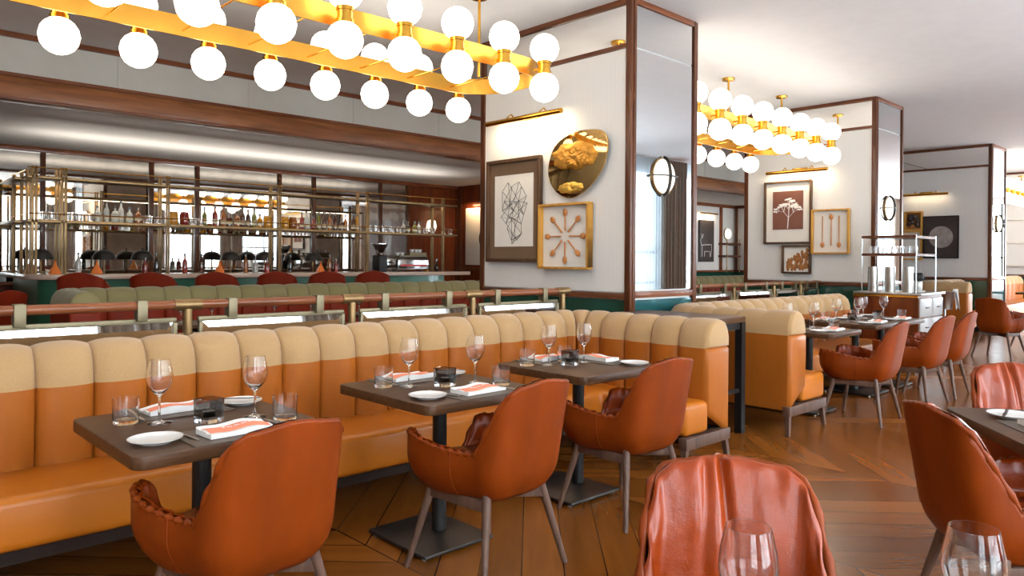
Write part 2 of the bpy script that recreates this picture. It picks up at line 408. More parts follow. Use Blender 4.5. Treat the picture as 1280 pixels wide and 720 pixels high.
# window wall behind the camera's side, with sheers and drapes
WY = -2.0
gw = G().box(-3, 31, WY - .2, WY - .08, 0, .25).box(-3, 31, WY - .2, WY - .08, 3.5, CH + .1)
wins = [-1.2 + 2.9 * i for i in range(11)]
edge = -3
for c in wins:
    gw.box(edge, c - 1.15, WY - .2, WY - .08, .25, 3.5); edge = c + 1.15
gw.box(edge, 31, WY - .2, WY - .08, .25, 3.5)
struct('wall_window', gw, 'white_paint')
for i, c in enumerate(wins):
    w = struct('window_%d' % (i + 1), G().box(c - 1.13, c + 1.13, WY - .15, WY - .14, .27, 3.48), 'pane')
    struct('frame', G().box(c - 1.15, c - 1.09, WY - .18, WY - .09, .25, 3.5).box(c + 1.09, c + 1.15, WY - .18, WY - .09, .25, 3.5)
           .box(c - 1.09, c + 1.09, WY - .18, WY - .09, 3.42, 3.5).box(c - 1.09, c + 1.09, WY - .18, WY - .09, .25, .33)
           .box(c - .03, c + .03, WY - .17, WY - .1, .33, 3.42).box(c - 1.09, c + 1.09, WY - .17, WY - .1, 1.55, 1.61).box(c - 1.09, c + 1.09, WY - .17, WY - .1, .85, .9), 'black', w)
    def fold(x0, x1, y, amp, n):
        k = int((x1 - x0) * n * 8)
        return G().grid(k + 1, 2, lambda i, j: (x0 + (x1 - x0) * i / k, y + amp * math.sin(2 * PI * i / 8 + .7 * math.sin(i * .13)), .02 + (CH - .04) * j))
    tag(fold(c - 1.05, c + 1.05, WY + .05, .03, 9).obj('sheer_curtain', 'sheer', fix=False), 'white sheer curtain hanging over window, %s bay of the window wall' % ORD[i], 'curtain', 'sheer curtains')
    for sx, nm in ((-1, 'toward the bar-stool end'), (1, 'toward the far columns')):
        x0, x1 = sorted((c + sx * 1.0, c + sx * 1.43))
        tag(fold(x0, x1, WY + .14, .04, 8).obj('curtain', 'drape', fix=False), 'taupe drape beside the %s window bay %s' % (ORD[i], nm), 'curtain', 'taupe drapes')
    area('daylight_%d' % (i + 1), (c, WY - .45, 1.9), 2.3, 3.3, 430 if c < 12 else 60 if c < 15 else 260 if c < 17 else 1000, (.90, .95, 1.0), rot=(PI / 2, 0, 0))
# ------------------------------------------------------------------ mirrored pillars
PX = [5.30, 10.97, 16.9, 22.7]
PY0, PY1, PW = 4.05, 6.09, 1.06
for k, px in enumerate(PX):
    X0, X1 = px, px + PW
    p = struct('wall_pillar_%d' % (k + 1), G().box(X0 + .03, X1 - .03, PY0 + .03, PY1 - .03, 0, CH), 'wall_cloth', label='white column clad in ribbed cloth, mirror and wood')
    struct('wall_panel', G().box(X0 + .01, X0 + .03, PY0 + .05, PY1 - .05, 1.1, 3.30).box(X1 - .03, X1 - .01, PY0 + .05, PY1 - .05, 1.1, 3.30).box(X0 + .05, X1 - .05, PY1 - .03, PY1 - .01, 1.1, 3.7), 'wall_cloth', p)
    struct('mirror_band', G().box(X0 + .012, X0 + .03, PY0 + .05, PY1 - .05, 3.34, 3.70), 'mirror_band', p)
    struct('mirror_panel', G().box(X0 + .06, X1 - .06, PY0 + .008, PY0 + .03, 1.12, 3.30), 'mirror', p)
    struct('mirror_panel', G().box(X0 + .06, X1 - .06, PY0 + .008, PY0 + .03, 3.315, 3.69), 'mirror', p)
    struct('dado_panel', G().box(X0 + .01, X0 + .03, PY0 + .05, PY1 - .05, .16, 1.03).box(X1 - .03, X1 - .01, PY0 + .05, PY1 - .05, .16, 1.03), 'green', p)
    struct('glass_panel', G().box(X0 + .06, X1 - .06, PY0 + .008, PY0 + .03, .26, 1.03), 'teal_glass', p)
    e = G()
    for x, y in ((X0, PY0), (X1, PY0), (X0, PY1), (X1, PY1)):
        sx = 1 if x == X0 else -1; sy = 1 if y == PY0 else -1
        e.box(*sorted((x - .008 * sx, x + .028 * sx)), *sorted((y - .002 * sy, y + .062 * sy)), 0, CH - .001)
        e.box(*sorted((x + .03 * sx, x + .068 * sx)), *sorted((y - .008 * sy, y + .03 * sy)), 0, CH - .001)
    struct('corner_post', e, 'trim', p, bevel=.005)
    m = G()
    for z0, z1 in ((CH - .055, CH - .001), (3.30, 3.342), (1.035, 1.09)):
        m.box(X0 - .012, X0 + .03, PY0 + .06, PY1 - .06, z0, z1).box(X1 - .03, X1 + .012, PY0 + .06, PY1 - .06, z0, z1)
    struct('moulding', m, 'trim_y', p, bevel=.005)
    m = G()
    for z0, z1 in ((CH - .055, CH - .001), (1.05, 1.105), (.2, .25)):
        m.box(X0 + .068, X1 - .068, PY0 - .008, PY0 + .03, z0, z1)
    struct('moulding', m, 'trim_x', p, bevel=.005)
    struct('baseboard', G().box(X0 - .012, X1 + .012, PY0 - .012, PY1 + .012, 0, .15), 'black', p, bevel=.006)
    # disc sconce on the mirror
    s = thing('wall_sconce', ['round opal sconce crossed by dark bands on the first mirrored column', 'small round opal sconce on the second mirrored column', 'small round opal sconce on the third mirrored column behind the ice bucket', 'round opal sconce on the last mirrored column'][k], 'wall light', (px + .49, PY0 + .008, 2.18), group='disc sconces on the columns')
    T = Matrix.Rotation(PI / 2, 4, 'X')
    G().lathe([(0, 0), (.165, 0), (.165, .008), (0, .008)], 32, T=T).obj('backplate', 'brass_dark', s)
    G().lathe([(.165, .008), (.16, .024), (.14, .046), (.10, .064), (.05, .073), (0, .076)], 32, T=T).obj('opal_dish', 'opal', s)
    G().lathe([(.162, .0), (.176, .0), (.176, .018), (.162, .018)], 32, T=T).obj('rim', 'brass_dark', s)
    b = G()
    for an in (0, PI / 2):
        pts = [(.176 * math.cos(t) * math.cos(an), -.014 - .078 * math.sin(t), .176 * math.cos(t) * math.sin(an)) for t in [PI * i / 20 for i in range(21)]]
        for q, r in zip(pts, pts[1:]): b.bar(q, r, .030, .010) if an == 0 else b.bar(q, r, .010, .030)
    b.obj('cross_band', 'black', s)

# ------------------------------------------------------------------ picture helpers: local x to the viewer's side along -Y, face toward -X
def wall_thing(name, label, cat, px, yc, zc, group=None):
    o = thing(name, label, cat, (px, yc, zc), -PI / 2, group); return o       # local +x -> world -Y, local -y -> world -X
def picture(label, px, y0, y1, z0, z1, fw, fd, fmat, mats, cat='framed art', group='framed art on the columns', gap=0.012):
    o = wall_thing('framed_print', label, cat, px - gap, (y0 + y1) / 2, (z0 + z1) / 2, group)
    w, h = abs(y1 - y0) / 2, (z1 - z0) / 2
    g = G().box(-w, w, -fd, 0, h - fw, h).box(-w, w, -fd, 0, -h, -h + fw).box(-w, -w + fw, -fd, 0, -h + fw, h - fw).box(w - fw, w, -fd, 0, -h + fw, h - fw)
    g.obj('frame', fmat, o, bevel=.003)
    G().box(-w + fw, w - fw, -.014, -.004, -h + fw, h - fw).obj('mat_board', mats, o)
    return o, w, h
def spoon(x, z, ang, ln, rs, parent, mt='spoon', y=-.03):
    g = G(); ca, sa = math.cos(ang), math.sin(ang)
    T = Matrix.Translation((x, y, z)) @ Matrix.Rotation(ang, 4, 'Y')
    g.lathe([(0, -rs * 1.35), (rs * .62, -rs * 1.0), (rs * .95, -rs * .3), (rs * .9, rs * .4), (rs * .5, rs * 1.05), (0, rs * 1.35)], 14, T=T @ Matrix.Translation((0, 0, ln / 2 - rs)) @ Matrix.Diagonal((1, .42, 1, 1)))
    g.add([], [], 0)
    h = G(); h.rod((0, 0, ln / 2 - rs * 2), (0, 0, -ln / 2), rs * .2, rs * .27, 8)
    g.add(h.v, h.f, 0, T)
    return g.obj('wooden_spoon', mt, parent)

# first column: wire drawing, spoon box, gilded disc
o, w, h = picture('large brown-matted geometric line drawing on the first white column', 5.30, 5.935, 5.135, 1.363, 2.434, .035, .05, 'frame_brown', 'mat_board')
G().box(-.288, .288, -.020, -.015, -.375, .37).obj('paper', 'paper', o)
rnd = random.Random(5)
pts = []
for i in range(26):
    t = 2 * PI * i / 26; r = .62 + .38 * rnd.random()
    if i % 3 == 0: r *= .45
    pts.append((.235 * r * math.cos(t), .32 * r * math.sin(t)))
pts += [(-.02, -.35), (.06, -.31), (0, 0), (.05, .08), (-.06, .05)]
g = G()
for i in range(len(pts)):
    ds = sorted(range(len(pts)), key=lambda j: (pts[i][0] - pts[j][0]) ** 2 + (pts[i][1] - pts[j][1]) ** 2)
    for j in (ds[2], ds[4], ds[7 + i % 5]): g.bar((pts[i][0], -.0215, pts[i][1]), (pts[j][0], -.0215, pts[j][1]), .0028, .002)
g.obj('line_drawing', 'ink', o)
o, w, h = picture('gilded box frame with eight radiating wooden spoons on first white column', 5.30, 5.128, 4.478, 1.30, 1.934, .022, .075, 'frame_gold', 'paper')
for i in range(8):
    t = PI / 4 * i; ln = .205; r0 = .055
    spoon(math.sin(t) * (r0 + ln / 2), math.cos(t) * (r0 + ln / 2), t, ln, .030, o)
o = wall_thing('wall_disc', 'polished brass pebble-shaped disc with raised cloud on first white column', 'wall art', 5.288, 4.66, 2.29)
ctl = [(5.031, 2.258), (4.99, 2.42), (4.90, 2.53), (4.72, 2.60), (4.537, 2.612), (4.36, 2.585), (4.285, 2.49), (4.30, 2.34), (4.369, 2.204), (4.52, 2.06), (4.722, 1.98), (4.89, 2.03), (4.99, 2.13)]
poly = []
for i in range(len(ctl)):
    a, b, c, d = (Vector((4.66 - ctl[(i + k) % 13][0], ctl[(i + k) % 13][1] - 2.29)) for k in (-1, 0, 1, 2))
    for q in range(5):
        t = q / 5; poly.append(tuple(.5 * ((2 * b) + (c - a) * t + (2 * a - 5 * b + 4 * c - d) * t * t + (3 * b - a - 3 * c + d) * t ** 3)))
T = Matrix.Rotation(PI / 2, 4, 'X')
G().prism(poly, .012, .035, T=T).obj('disc', mirror('gilded mirror disc', (.66, .42, .16, 1), .05), o, bevel=.004)
def cloud(cx, cz, hx, hz, seed, depth, mt, name):
    n, k = 96, 22
    out = []
    for i in range(n):
        t = 2 * PI * i / n
        r = 1 + .16 * noise.noise(Vector((2.2 * math.cos(t), 2.2 * math.sin(t), seed))) + .10 * abs(math.sin(4.5 * t + seed)) + .05 * abs(math.sin(11 * t))
        out.append((hx * r * math.cos(t), hz * r * math.sin(t) * (1 if math.sin(t) > 0 else .8)))
    def f(i, j):
        q = 1 - j / (k - 1); w_ = q ** 5; t = 2 * PI * i / n
        x = q * (out[i][0] * w_ + hx * math.cos(t) * (1 - w_)); z = q * (out[i][1] * w_ + hz * math.sin(t) * (1 - w_))
        d = depth * (1 - q ** 3) * (.55 + .9 * abs(noise.noise(Vector((x * 16, z * 16, seed + 3)))) + .5 * abs(noise.noise(Vector((x * 38, z * 38, seed)))))
        return (cx + x, -.0352 - d, cz + z)
    return G().grid(n, k, f, True).obj(name, mt, o, smooth=75)
cloud(-.015, .075, .265, .135, 1.7, .020, plain('gold cloud', L(206, 146, 58), .36, .75, var=.35, sc=16), 'cloud_relief')
cloud(-.07, -.215, .15, .055, 5.2, .012, plain('bright gold', L(236, 186, 84), .3, .75, var=.2, sc=14), 'cloud_bank')
def picture_light(label, px, y0, y1, z, power):
    yc = (y0 + y1) / 2; ln = abs(y0 - y1)
    o = wall_thing('picture_light', label, 'picture light', px - .012, yc, z, 'brass picture lights')
    G().rod((-ln / 2, -.13, 0), (ln / 2, -.13, 0), .026, n=16).obj('tube', 'brass', o)
    a = G()
    for s in (-1, 1): a.tube([(s * ln * .22, 0, .03), (s * ln * .22, -.06, .075), (s * ln * .22, -.12, .03)], .008, 6)
    a.obj('arm', 'brass', o); G().box(-.12, .12, -.02, 0, .0, .06).obj('wall_plate', 'brass', o, bevel=.003)
    area('picture_lamp', (0, -.125, -.03), ln * .9, .03, power, (1, .80, .52), rot=(math.radians(38), 0, 0), parent=o)
picture_light('long brass picture light above the brass disc and line drawing', 5.30, 5.836, 4.77, 2.81, 7)

# second column
o, w, h = picture('tall white-matted brown botanical print on the second white column', 10.97, 5.722, 4.962, 1.662, 2.632, .028, .05, 'frame_brown', 'paper')
G().box(-.245, .245, -.020, -.015, -.262, .33).obj('print', 'plum', o)
g = G(); rnd = random.Random(11)
def twig(x, z, a, ln, d):
    x2, z2 = x + ln * math.sin(a), z + ln * math.cos(a)
    g.bar((x, -.022, z), (x2, -.022, z2), .004 + .003 * d, .003)
    if d <= 0:
        for k in range(5): g.ball((x2 + rnd.uniform(-.03, .03), -.022, z2 + rnd.uniform(-.012, .012)), .011, 8, 5, sc=(1.7, .2, .7))
        return
    for s in (-1, 0, 1): twig(x2, z2, a * .6 + s * rnd.uniform(.5, 1.05), ln * rnd.uniform(.55, .8), d - 1)
twig(0, -.25, .08, .17, 3)
g.obj('tree_drawing', 'linen', o)
o, w, h = picture('gilded box frame holding three upright spoons on the second white column', 10.97, 4.952, 4.398, 1.505, 2.168, .022, .07, 'frame_gold', 'paper')
spoon(-.12, .0, PI, .46, .032, o); spoon(.01, .02, 0, .46, .034, o); spoon(.125, 0, PI, .46, .032, o)
o, w, h = picture('small wooden frame with ragged rust coloured leaf print on the second white column', 10.97, 5.425, 4.970, 1.205, 1.64, .028, .05, 'frame_brown', 'paper')
g = G(); rnd = random.Random(2)
for i in range(70):
    u = rnd.random(); x = -.15 + .33 * u; g.ball((x, -.018, -.15 + (.12 + .19 * u) * rnd.random()), .028, 8, 5, sc=(.8, .12, 1.4))
g.obj('leaf_print', 'rust', o)
picture_light('brass picture light above the botanical print on second column', 10.97, 5.64, 4.68, 2.76, 5)
# third column
o, w, h = picture('dark square print of a pale full moon on the third white column', 16.9, 5.272, 4.617, 1.475, 2.35, .02, .04, 'black', 'dark_print')
G().lathe([(0, 0), (.225, 0), (.225, .006), (0, .006)], 40, T=Matrix.Translation((-.0, -.014, -.0)) @ Matrix.Rotation(PI / 2, 4, 'X')).obj('moon_disc', 'moon', o)
o, w, h = picture('small wooden shadow box with dark knot beside the moon print', 16.9, 5.63, 5.285, 2.06, 2.46, .03, .08, 'frame_gold', 'rust')
g = G()
for i in range(9): g.ball((.09 * math.cos(i * 2.2), -.04, .1 * math.sin(i * 1.7)), .05, 10, 6)
g.obj('knot', 'dark_print', o)
o, w, h = picture('white open box frame under the small wooden shadow box', 16.9, 5.75, 5.285, 1.44, 2.05, .03, .08, 'frame_gold', 'paper')
picture_light('brass picture light above the moon print on the third column', 16.9, 5.668, 4.783, 2.80, 1.2)
# last column
o, w, h = picture('white double box frame on the last white column beyond the far bench', 22.7, 5.2, 4.45, 1.3, 2.55, .05, .06, 'paper', 'wall_cloth')
G().box(-.33, .33, -.05, -.014, -.02, .03).obj('divider', 'paper', o)

# dark animal print and wall light in the room beyond
o = thing('framed_print', 'dark print with white animal outline on wall beyond the columns', 'framed art', (18.69, 11.585, 1.96))
G().box(-.38, .38, -.04, 0, -.6, .6).obj('print', 'dark_print', o, bevel=.004)
g = G()
for a in [[(-.3, -.12), (.24, -.1), (.24, -.24), (.2, -.45)], [(-.25, -.12), (-.27, -.45)], [(-.12, -.3), (.15, -.3), (.15, -.45)], [(-.12, -.3), (-.14, -.45)], [(-.3, -.12), (-.34, .02), (-.28, .12)], [(-.3, .2), (-.25, .08), (-.19, .2)]]:
    g.tube([(x, -.043, z) for x, z in a], .007, 6)
g.obj('animal_outline', 'linen', o)
o = thing('picture_light', 'brass picture light above the dark animal print', 'picture light', (18.69, 11.6, 2.75), group='brass picture lights')
G().rod((-.45, -.12, 0), (.45, -.12, 0), .025).obj('tube', 'brass', o); G().bar((0, 0, .02), (0, -.12, .02), .02, .02).obj('arm', 'brass', o)
area('picture_lamp', (0, -.115, -.03), .8, .03, 6, (1, .8, .52), rot=(math.radians(38), 0, 0), parent=o)
o = thing('wall_sconce', 'round opal sconce on white wall beside the dark animal print', 'wall light', (19.85, 11.6, 2.2))
T = Matrix.Rotation(PI / 2, 4, 'X')
G().lathe([(0, 0), (.17, 0), (.17, .04), (0, .04)], 24, T=T).obj('backplate', 'brass_dark', o)
G().lathe([(.16, .04), (.13, .09), (0, .12)], 24, T=T).obj('opal_dish', 'opal', o)
o = thing('wall_shelf', 'dark two-tier shelf in the corner of the room beyond', 'shelf', (19.9, 11.6, 0))
for z in (1.86, 1.5): G().box(-.5, .36, -.25, 0, z, z + .06).obj('shelf_board', 'trim', o)
for x in (-.42, .3): G().rod((x, -.23, 1.06), (x, -.23, 2.05), .018).obj('upright', 'brass_dark', o)
# warm framed picture on the wood end wall of the bar
o = thing('framed_print', 'tall cream panel with dark round plate on the bar end wall', 'framed art', (10.808, 12.45, 1.9), -PI / 2)
G().box(-.45, .45, -.03, 0, -.64, .64).obj('panel', 'paper', o, bevel=.004)
G().lathe([(0, 0), (.3, 0), (.3, .02), (0, .03)], 32, T=Matrix.Translation((.34, -.03, -.05)) @ T).obj('plate', 'black', o)
G().ball((.2, -.06, .14), .1, 14, 8, sc=(1, .4, 1)).obj('opal_shade', 'opal', o)
area('picture_lamp', (0, -.14, .72), .8, .04, 8, (1, .66, .34), rot=(math.radians(25), 0, 0), parent=o)
o = thing('wall_sconce', 'small egg-shaped opal sconce on wood wall beside the back mirror', 'wall light', (10.0, 13.3, 2.12))
G().lathe([(0, -.16), (.09, -.1), (.115, 0), (.09, .11), (0, .16)], 20, T=Matrix.Translation((0, -.15, 0))).obj('opal_shade', 'opal', o)
G().bar((0, 0, -.1), (0, -.15, -.14), .03, .03).obj('bracket', 'brass_dark', o)

# ------------------------------------------------------------------ rail partition with bevelled mirrors
def rail(label, x0, posts, x1, y, group, dz=0., tilt=0.):
    o = thing('railing', label, 'railing', (0, y, 0), group=group)
    G().rod((x0, 0, 1.083), (x1, 0, 1.083), .026, n=14).obj('handrail', 'trim_x', o)
    G().box(x0, x1, -.05, .05, 0, .56).obj('knee_wall', 'panel_wood', o, bevel=.006)
    for p in posts:
        G().rod((p, 0, .56), (p, 0, 1.06), .026, n=14).rod((p - .075, 0, 1.083), (p + .075, 0, 1.083), .031, n=14).box(p - .05, p + .05, -.012, .012, .9, .93).obj('post', 'brass_dark', o)
    ends = [x0] + list(posts) + [x1]
    for a, b in zip(ends, ends[1:]):
        if b - a < .3: continue
        a += .06; b -= .06
        G().box(a, b, -.026, -.002, .575, .60).box(a, b, -.004, .024, .985, 1.012).box(a, a + .02, -.016, .016, .60, .985).box(b - .02, b, -.016, .016, .60, .985).obj('panel_frame', 'brass_pale', o, bevel=.003)
        # bevelled mirror: flat centre with sloping margins
        e, d = .035, .011
        for s in (-1, 1):
            ty = lambda z_: (z_ - .8) * math.tan(math.radians(tilt))
            vs = [(a + .02, s * .004, .60), (b - .02, s * .004, .60), (b - .02, s * .004, .985), (a + .02, s * .004, .985), (a + .02 + e, s * d, .60 + e), (b - .02 - e, s * d, .60 + e), (b - .02 - e, s * d, .985 - e), (a + .02 + e, s * d, .985 - e)]
            vs = [(x_, y_ + ty(z_), z_) for x_, y_, z_ in vs]
            G().add(vs, [(4, 5, 6, 7), (0, 1, 5, 4), (1, 2, 6, 5), (2, 3, 7, 6), (3, 0, 4, 7)]).obj('mirror_panel', 'mirror', o, smooth=1)
        for t in (.2, .8):
            q = a + (b - a) * t
            G().box(q - .026, q + .026, -.034, .034, 1.0, 1.114).obj('bracket', 'brass_pale', o, bevel=.004)
    for c_ in o.children:
        c_.location.z += dz
        if c_.name.startswith(('knee', 'post')): c_.location.z = 0; c_.scale.z = (1.083 + dz) / 1.083
    return o
rail('wooden handrail above slim mirror panels behind the long tan bench', -2.9, [-1.61, -.56, .49, 1.54, 2.60, 3.65, 4.66], 4.70, 4.28, 'mirror railings', .04)
rail('wooden handrail above slim mirror panels between the first and second column', 6.38, [7.4, 8.45, 9.5, 10.3], 10.94, 4.83, 'mirror railings')

# ------------------------------------------------------------------ globe chandeliers
def racetrack(x0, x1, hy, r, n=8):
    P = []
    for cx, cy, a0 in ((x1 - r, hy - r, 90), (x1 - r, -hy + r, 0), (x0 + r, -hy + r, -90), (x0 + r, hy - r, -180)):
        P += [(cx + r * math.cos(math.radians(a0 - 90 * i / n)), cy + r * math.sin(math.radians(a0 - 90 * i / n))) for i in range(n + 1)]
    return P
GL = G().lathe([(.035, .125), (.06, .109), (.09, .087), (.113, .052), (.125, 0), (.113, -.052), (.09, -.087), (.06, -.109), (.03, -.121), (0, -.125)], 24).mesh('glass_globe', 'globe', smooth=80)
GU = GL.copy(); GU.transform(Matrix.Diagonal((1, 1, -1, 1))); GU.flip_normals()
SK = G().lathe([(0, -.055), (.06, -.055), (.06, -.03), (.052, -.028), (.052, .028), (.06, .03), (.06, .055), (0, .055)], 20).mesh('socket', 'brass', smooth=30)
ARM = G().rod((0, 0, 0), (0, .12, 0), .009, n=8).mesh('arm', 'brass')
def chandelier(label, xs, n):
    o = thing('chandelier', label, 'chandelier', (xs, 5.0, CH), group='brass globe chandeliers')
    zr = 3.02 - CH
    x0, x1 = -.491 * n + .22, .19
    a = racetrack(x0, x1, .50, .42); b = racetrack(x0 + .012, x1 - .012, .488, .41)
    k = len(a); vs = []
    for P in (a, b):
        for z in (zr - .04, zr + .105): vs += [(x, y, z) for x, y in P]
    fs = []
    for i in range(k):
        j = (i + 1) % k
        fs += [(i, j, k + j, k + i), (2 * k + i, 3 * k + i, 3 * k + j, 2 * k + j), (k + i, k + j, 3 * k + j, 3 * k + i), (i, 2 * k + i, 2 * k + j, j)]
    G().add(vs, fs).obj('ring', 'brass_ring', o, smooth=50)
    for q in range(n):
        for s in (-1, 1):
            x = -.491 * q - (.0 if s > 0 else .09 - .005 * q)
            y = s * .63
            if q == 0: x -= .02
            link('socket', SK, o, (x, y, zr))
            link('arm', ARM, o, (x, y, zr), PI if s > 0 else 0)
            link('glass_globe', GL, o, (x, y, zr - .165)); link('glass_globe', GU, o, (x, y, zr + .165))
    for i in range(0, n - 1):
        G().rod((-.491 * i - .24, -.49, zr), (-.491 * i - .24, .49, zr), .007, n=8).obj('crossbar', 'brass', o)
    for i in range(3):
        x = -.3 - 1.45 * i
        G().rod((x, 0, zr), (x, 0, 0), .013, n=10).obj('hanging_rod', 'brass', o)
        G().lathe([(0, -.03), (.075, -.03), (.08, -.01), (.08, 0), (0, 0)], 24, T=Matrix.Translation((x, 0, 0))).obj('ceiling_canopy', 'brass', o)
    return o
ch1 = chandelier('big brass racetrack chandelier with double rows of globes over the long bench', 4.62, 10)
dup(ch1, (10.33, 5.0, CH), 0, 'brass racetrack globe chandelier hanging between the first and second columns')
dup(ch1, (22.0, 5.0, CH), 0, 'brass globe chandelier glimpsed beyond the third mirrored column')
# ------------------------------------------------------------------ channelled benches
PROF = [(.240, .36), (.243, .46), (.250, .60), (.252, .72), (.250, .80), (.244, .86), (.226, .918), (.193, .955), (.155, .975), (.10, .972), (.05, .955), (.015, .915), (.0, .86), (.0, .80), (.0, .5), (.0, .20)]
KZ = 4                                        # profile index of the leather / cloth seam, front; 13 at the back
def path_sampler(segs):
    """segs: ('L', p, q) or ('A', centre, r, a0, a1); returns total length and f(s) -> point, right-hand normal"""
    lens = [(Vector(g[2]) - Vector(g[1])).length if g[0] == 'L' else abs(g[4] - g[3]) * g[2] for g in segs]
    def f(s):
        for g, l in zip(segs, lens):
            if s <= l + 1e-6 or g is segs[-1]:
                t = min(1, s / l)
                if g[0] == 'L':
                    p, q = Vector(g[1]), Vector(g[2]); d = (q - p).normalized(); c = p.lerp(q, t); return c, Vector((d.y, -d.x))
                a = g[3] + (g[4] - g[3]) * t; e = Vector((math.cos(a), math.sin(a)))
                return Vector(g[1]) + e * g[2], -e
            s -= l
    return sum(lens), f
def channel_back(segs, root, cw, phase, mats, caps=(True, True), prof=PROF, zo=0., b0=.042):
    Lt, f = path_sampler(segs)
    S = [0.]; seams = []
    x = phase
    while x < Lt - .05:
        if x > .05: seams.append(x)
        x += cw
    bounds = [0.] + seams + [Lt]
    S = []; B = []
    for a, b in zip(bounds, bounds[1:]):
        for i in range(10):
            t = (0, .022, .07, .18, .34, .5, .66, .82, .93, .978)[i]; S.append(a + (b - a) * t); B.append(1 - abs(2 * t - 1) ** 3 if i else -.30)
    S.append(Lt); B.append(0.); B[0] = 0.
    if caps[0]: B[0:5] = [max(v, .75 + .05 * i) for i, v in enumerate(B[0:5])]
    if caps[1]: B[-5:] = [max(v, .95 - .05 * i) for i, v in enumerate(B[-5:])]
    n = len(S)
    def pt(i, j):
        p, nr = f(S[i]); d, z = prof[j]
        bb = B[i]
        if j <= 5: d += b0 * bb
        elif j == 6: d += b0 * .9 * bb; z += .006 * bb
        elif j == 7: d += b0 * .6 * bb; z += .012 * bb
        elif j in (8, 9): z += .020 * bb
        elif j == 10: z += .014 * bb
        q = p + nr * d
        return (q.x, q.y, z + zo)
    def rows(j0, j1, name, mat, cap):
        g = G().grid(n, j1 - j0 + 1, lambda i, j: pt(i, j + j0))
        return g.obj(name, mat, root, smooth=60)
    K = len(prof)
    rows(0, KZ, 'backrest', mats[0], 0); rows(KZ, K - 3, 'headrest', mats[1], 0); rows(K - 3, K - 1, 'back_panel', mats[0], 0)
    # padded ends
    for on, i, sg in ((caps[0], 0, -1), (caps[1], n - 1, 1)):
        if not on: continue
        p, nr = f(S[i]); tg = Vector((-nr.y, nr.x)) * sg
        def endcap(js, name, mat):
            poly = [Vector(pt(i, j)) for j in js]
            lo = [Vector((*(p + nr * .0), poly[-1].z))]
            c = sum(poly, Vector()) / len(poly)
            g = G(); m = len(poly); vs = list(poly)
            for sc_, o_ in ((.94, .022), (.80, .03)):
                vs += [Vector((c.x + (q.x - c.x) * sc_ + tg.x * o_, c.y + (q.y - c.y) * sc_ + tg.y * o_, q.z if name == 'end_panel' and abs(q.z - c.z) > 9 else c.z + (q.z - c.z) * sc_)) for q in poly]
            fs = [(a + k * m, (a + 1) % m + k * m, (a + 1) % m + (k + 1) * m, a + (k + 1) * m) for k in (0, 1) for a in range(m)] + [tuple(2 * m + a for a in range(m))]
            g.add(vs, fs).obj(name, mat, root, smooth=60)
        endcap(list(range(KZ, K - 2)), 'end_pad', mats[1])
        endcap(list(range(0, KZ + 1)) + list(range(K - 3, K)), 'end_panel', mats[0])
def bench_seat(root, poly, z0, z1, mat, name='seat'):
    G().prism(poly, z0, z1).obj(name, mat, root, bevel=.038, smooth=60)

# long bench along the rail with a return at its end
A = thing('banquette', 'long tan channelled corner bench with beige cloth top along the mirrored rail', 'bench', (0, 0, 0))
Yb, Xb, R = 4.10, 4.63, .36
channel_back([('L', (-1.2, Yb), (Xb - R, Yb)), ('A', (Xb - R, Yb - R), R, PI / 2, 0), ('L', (Xb, Yb - R), (Xb, 2.70))], A, .2345, .728 + 1.2 - .2345 * 8 + .0, ('leather_tan', 'fabric_tan'), (False, True))
bench_seat(A, [(-1.2, 3.38), (4.10, 3.38), (4.10, 2.68), (4.385, 2.68), (4.385, 3.858), (-1.2, 3.858)], .24, .455, 'leather_seat')
G().prism([(-1.2, 3.45), (4.17, 3.45), (4.17, 2.74), (4.6, 2.74), (4.6, 4.07), (-1.2, 4.07)], .175, .238).obj('base_frame', 'dark_wood', A)
G().box(4.10, 4.64, 2.67, 2.735, .155, .235).obj('end_rail', 'walnut', A, bevel=.006)
lg = lambda: G()
for (x, y), (fx, fy) in (((4.135, 2.705), (4.10, 2.69)), ((4.605, 2.705), (4.64, 2.69)), ((4.605, 3.3), (4.64, 3.3)), ((4.2, 3.5), (4.2, 3.5)), ((2.9, 3.5), (2.9, 3.5)), ((1.7, 3.5), (1.7, 3.5)), ((.5, 3.5), (.5, 3.5)), ((-.8, 3.5), (-.8, 3.5)), ((1.7, 4.0), (1.7, 4.0)), ((.5, 4.0), (.5, 4.0)), ((2.9, 4.0), (2.9, 4.0)), ((4.3, 4.0), (4.3, 4.0))):
    G().rod((fx, fy, 0), (x, y, .2), .020, .03, 4).obj('leg', 'walnut', A, smooth=20)
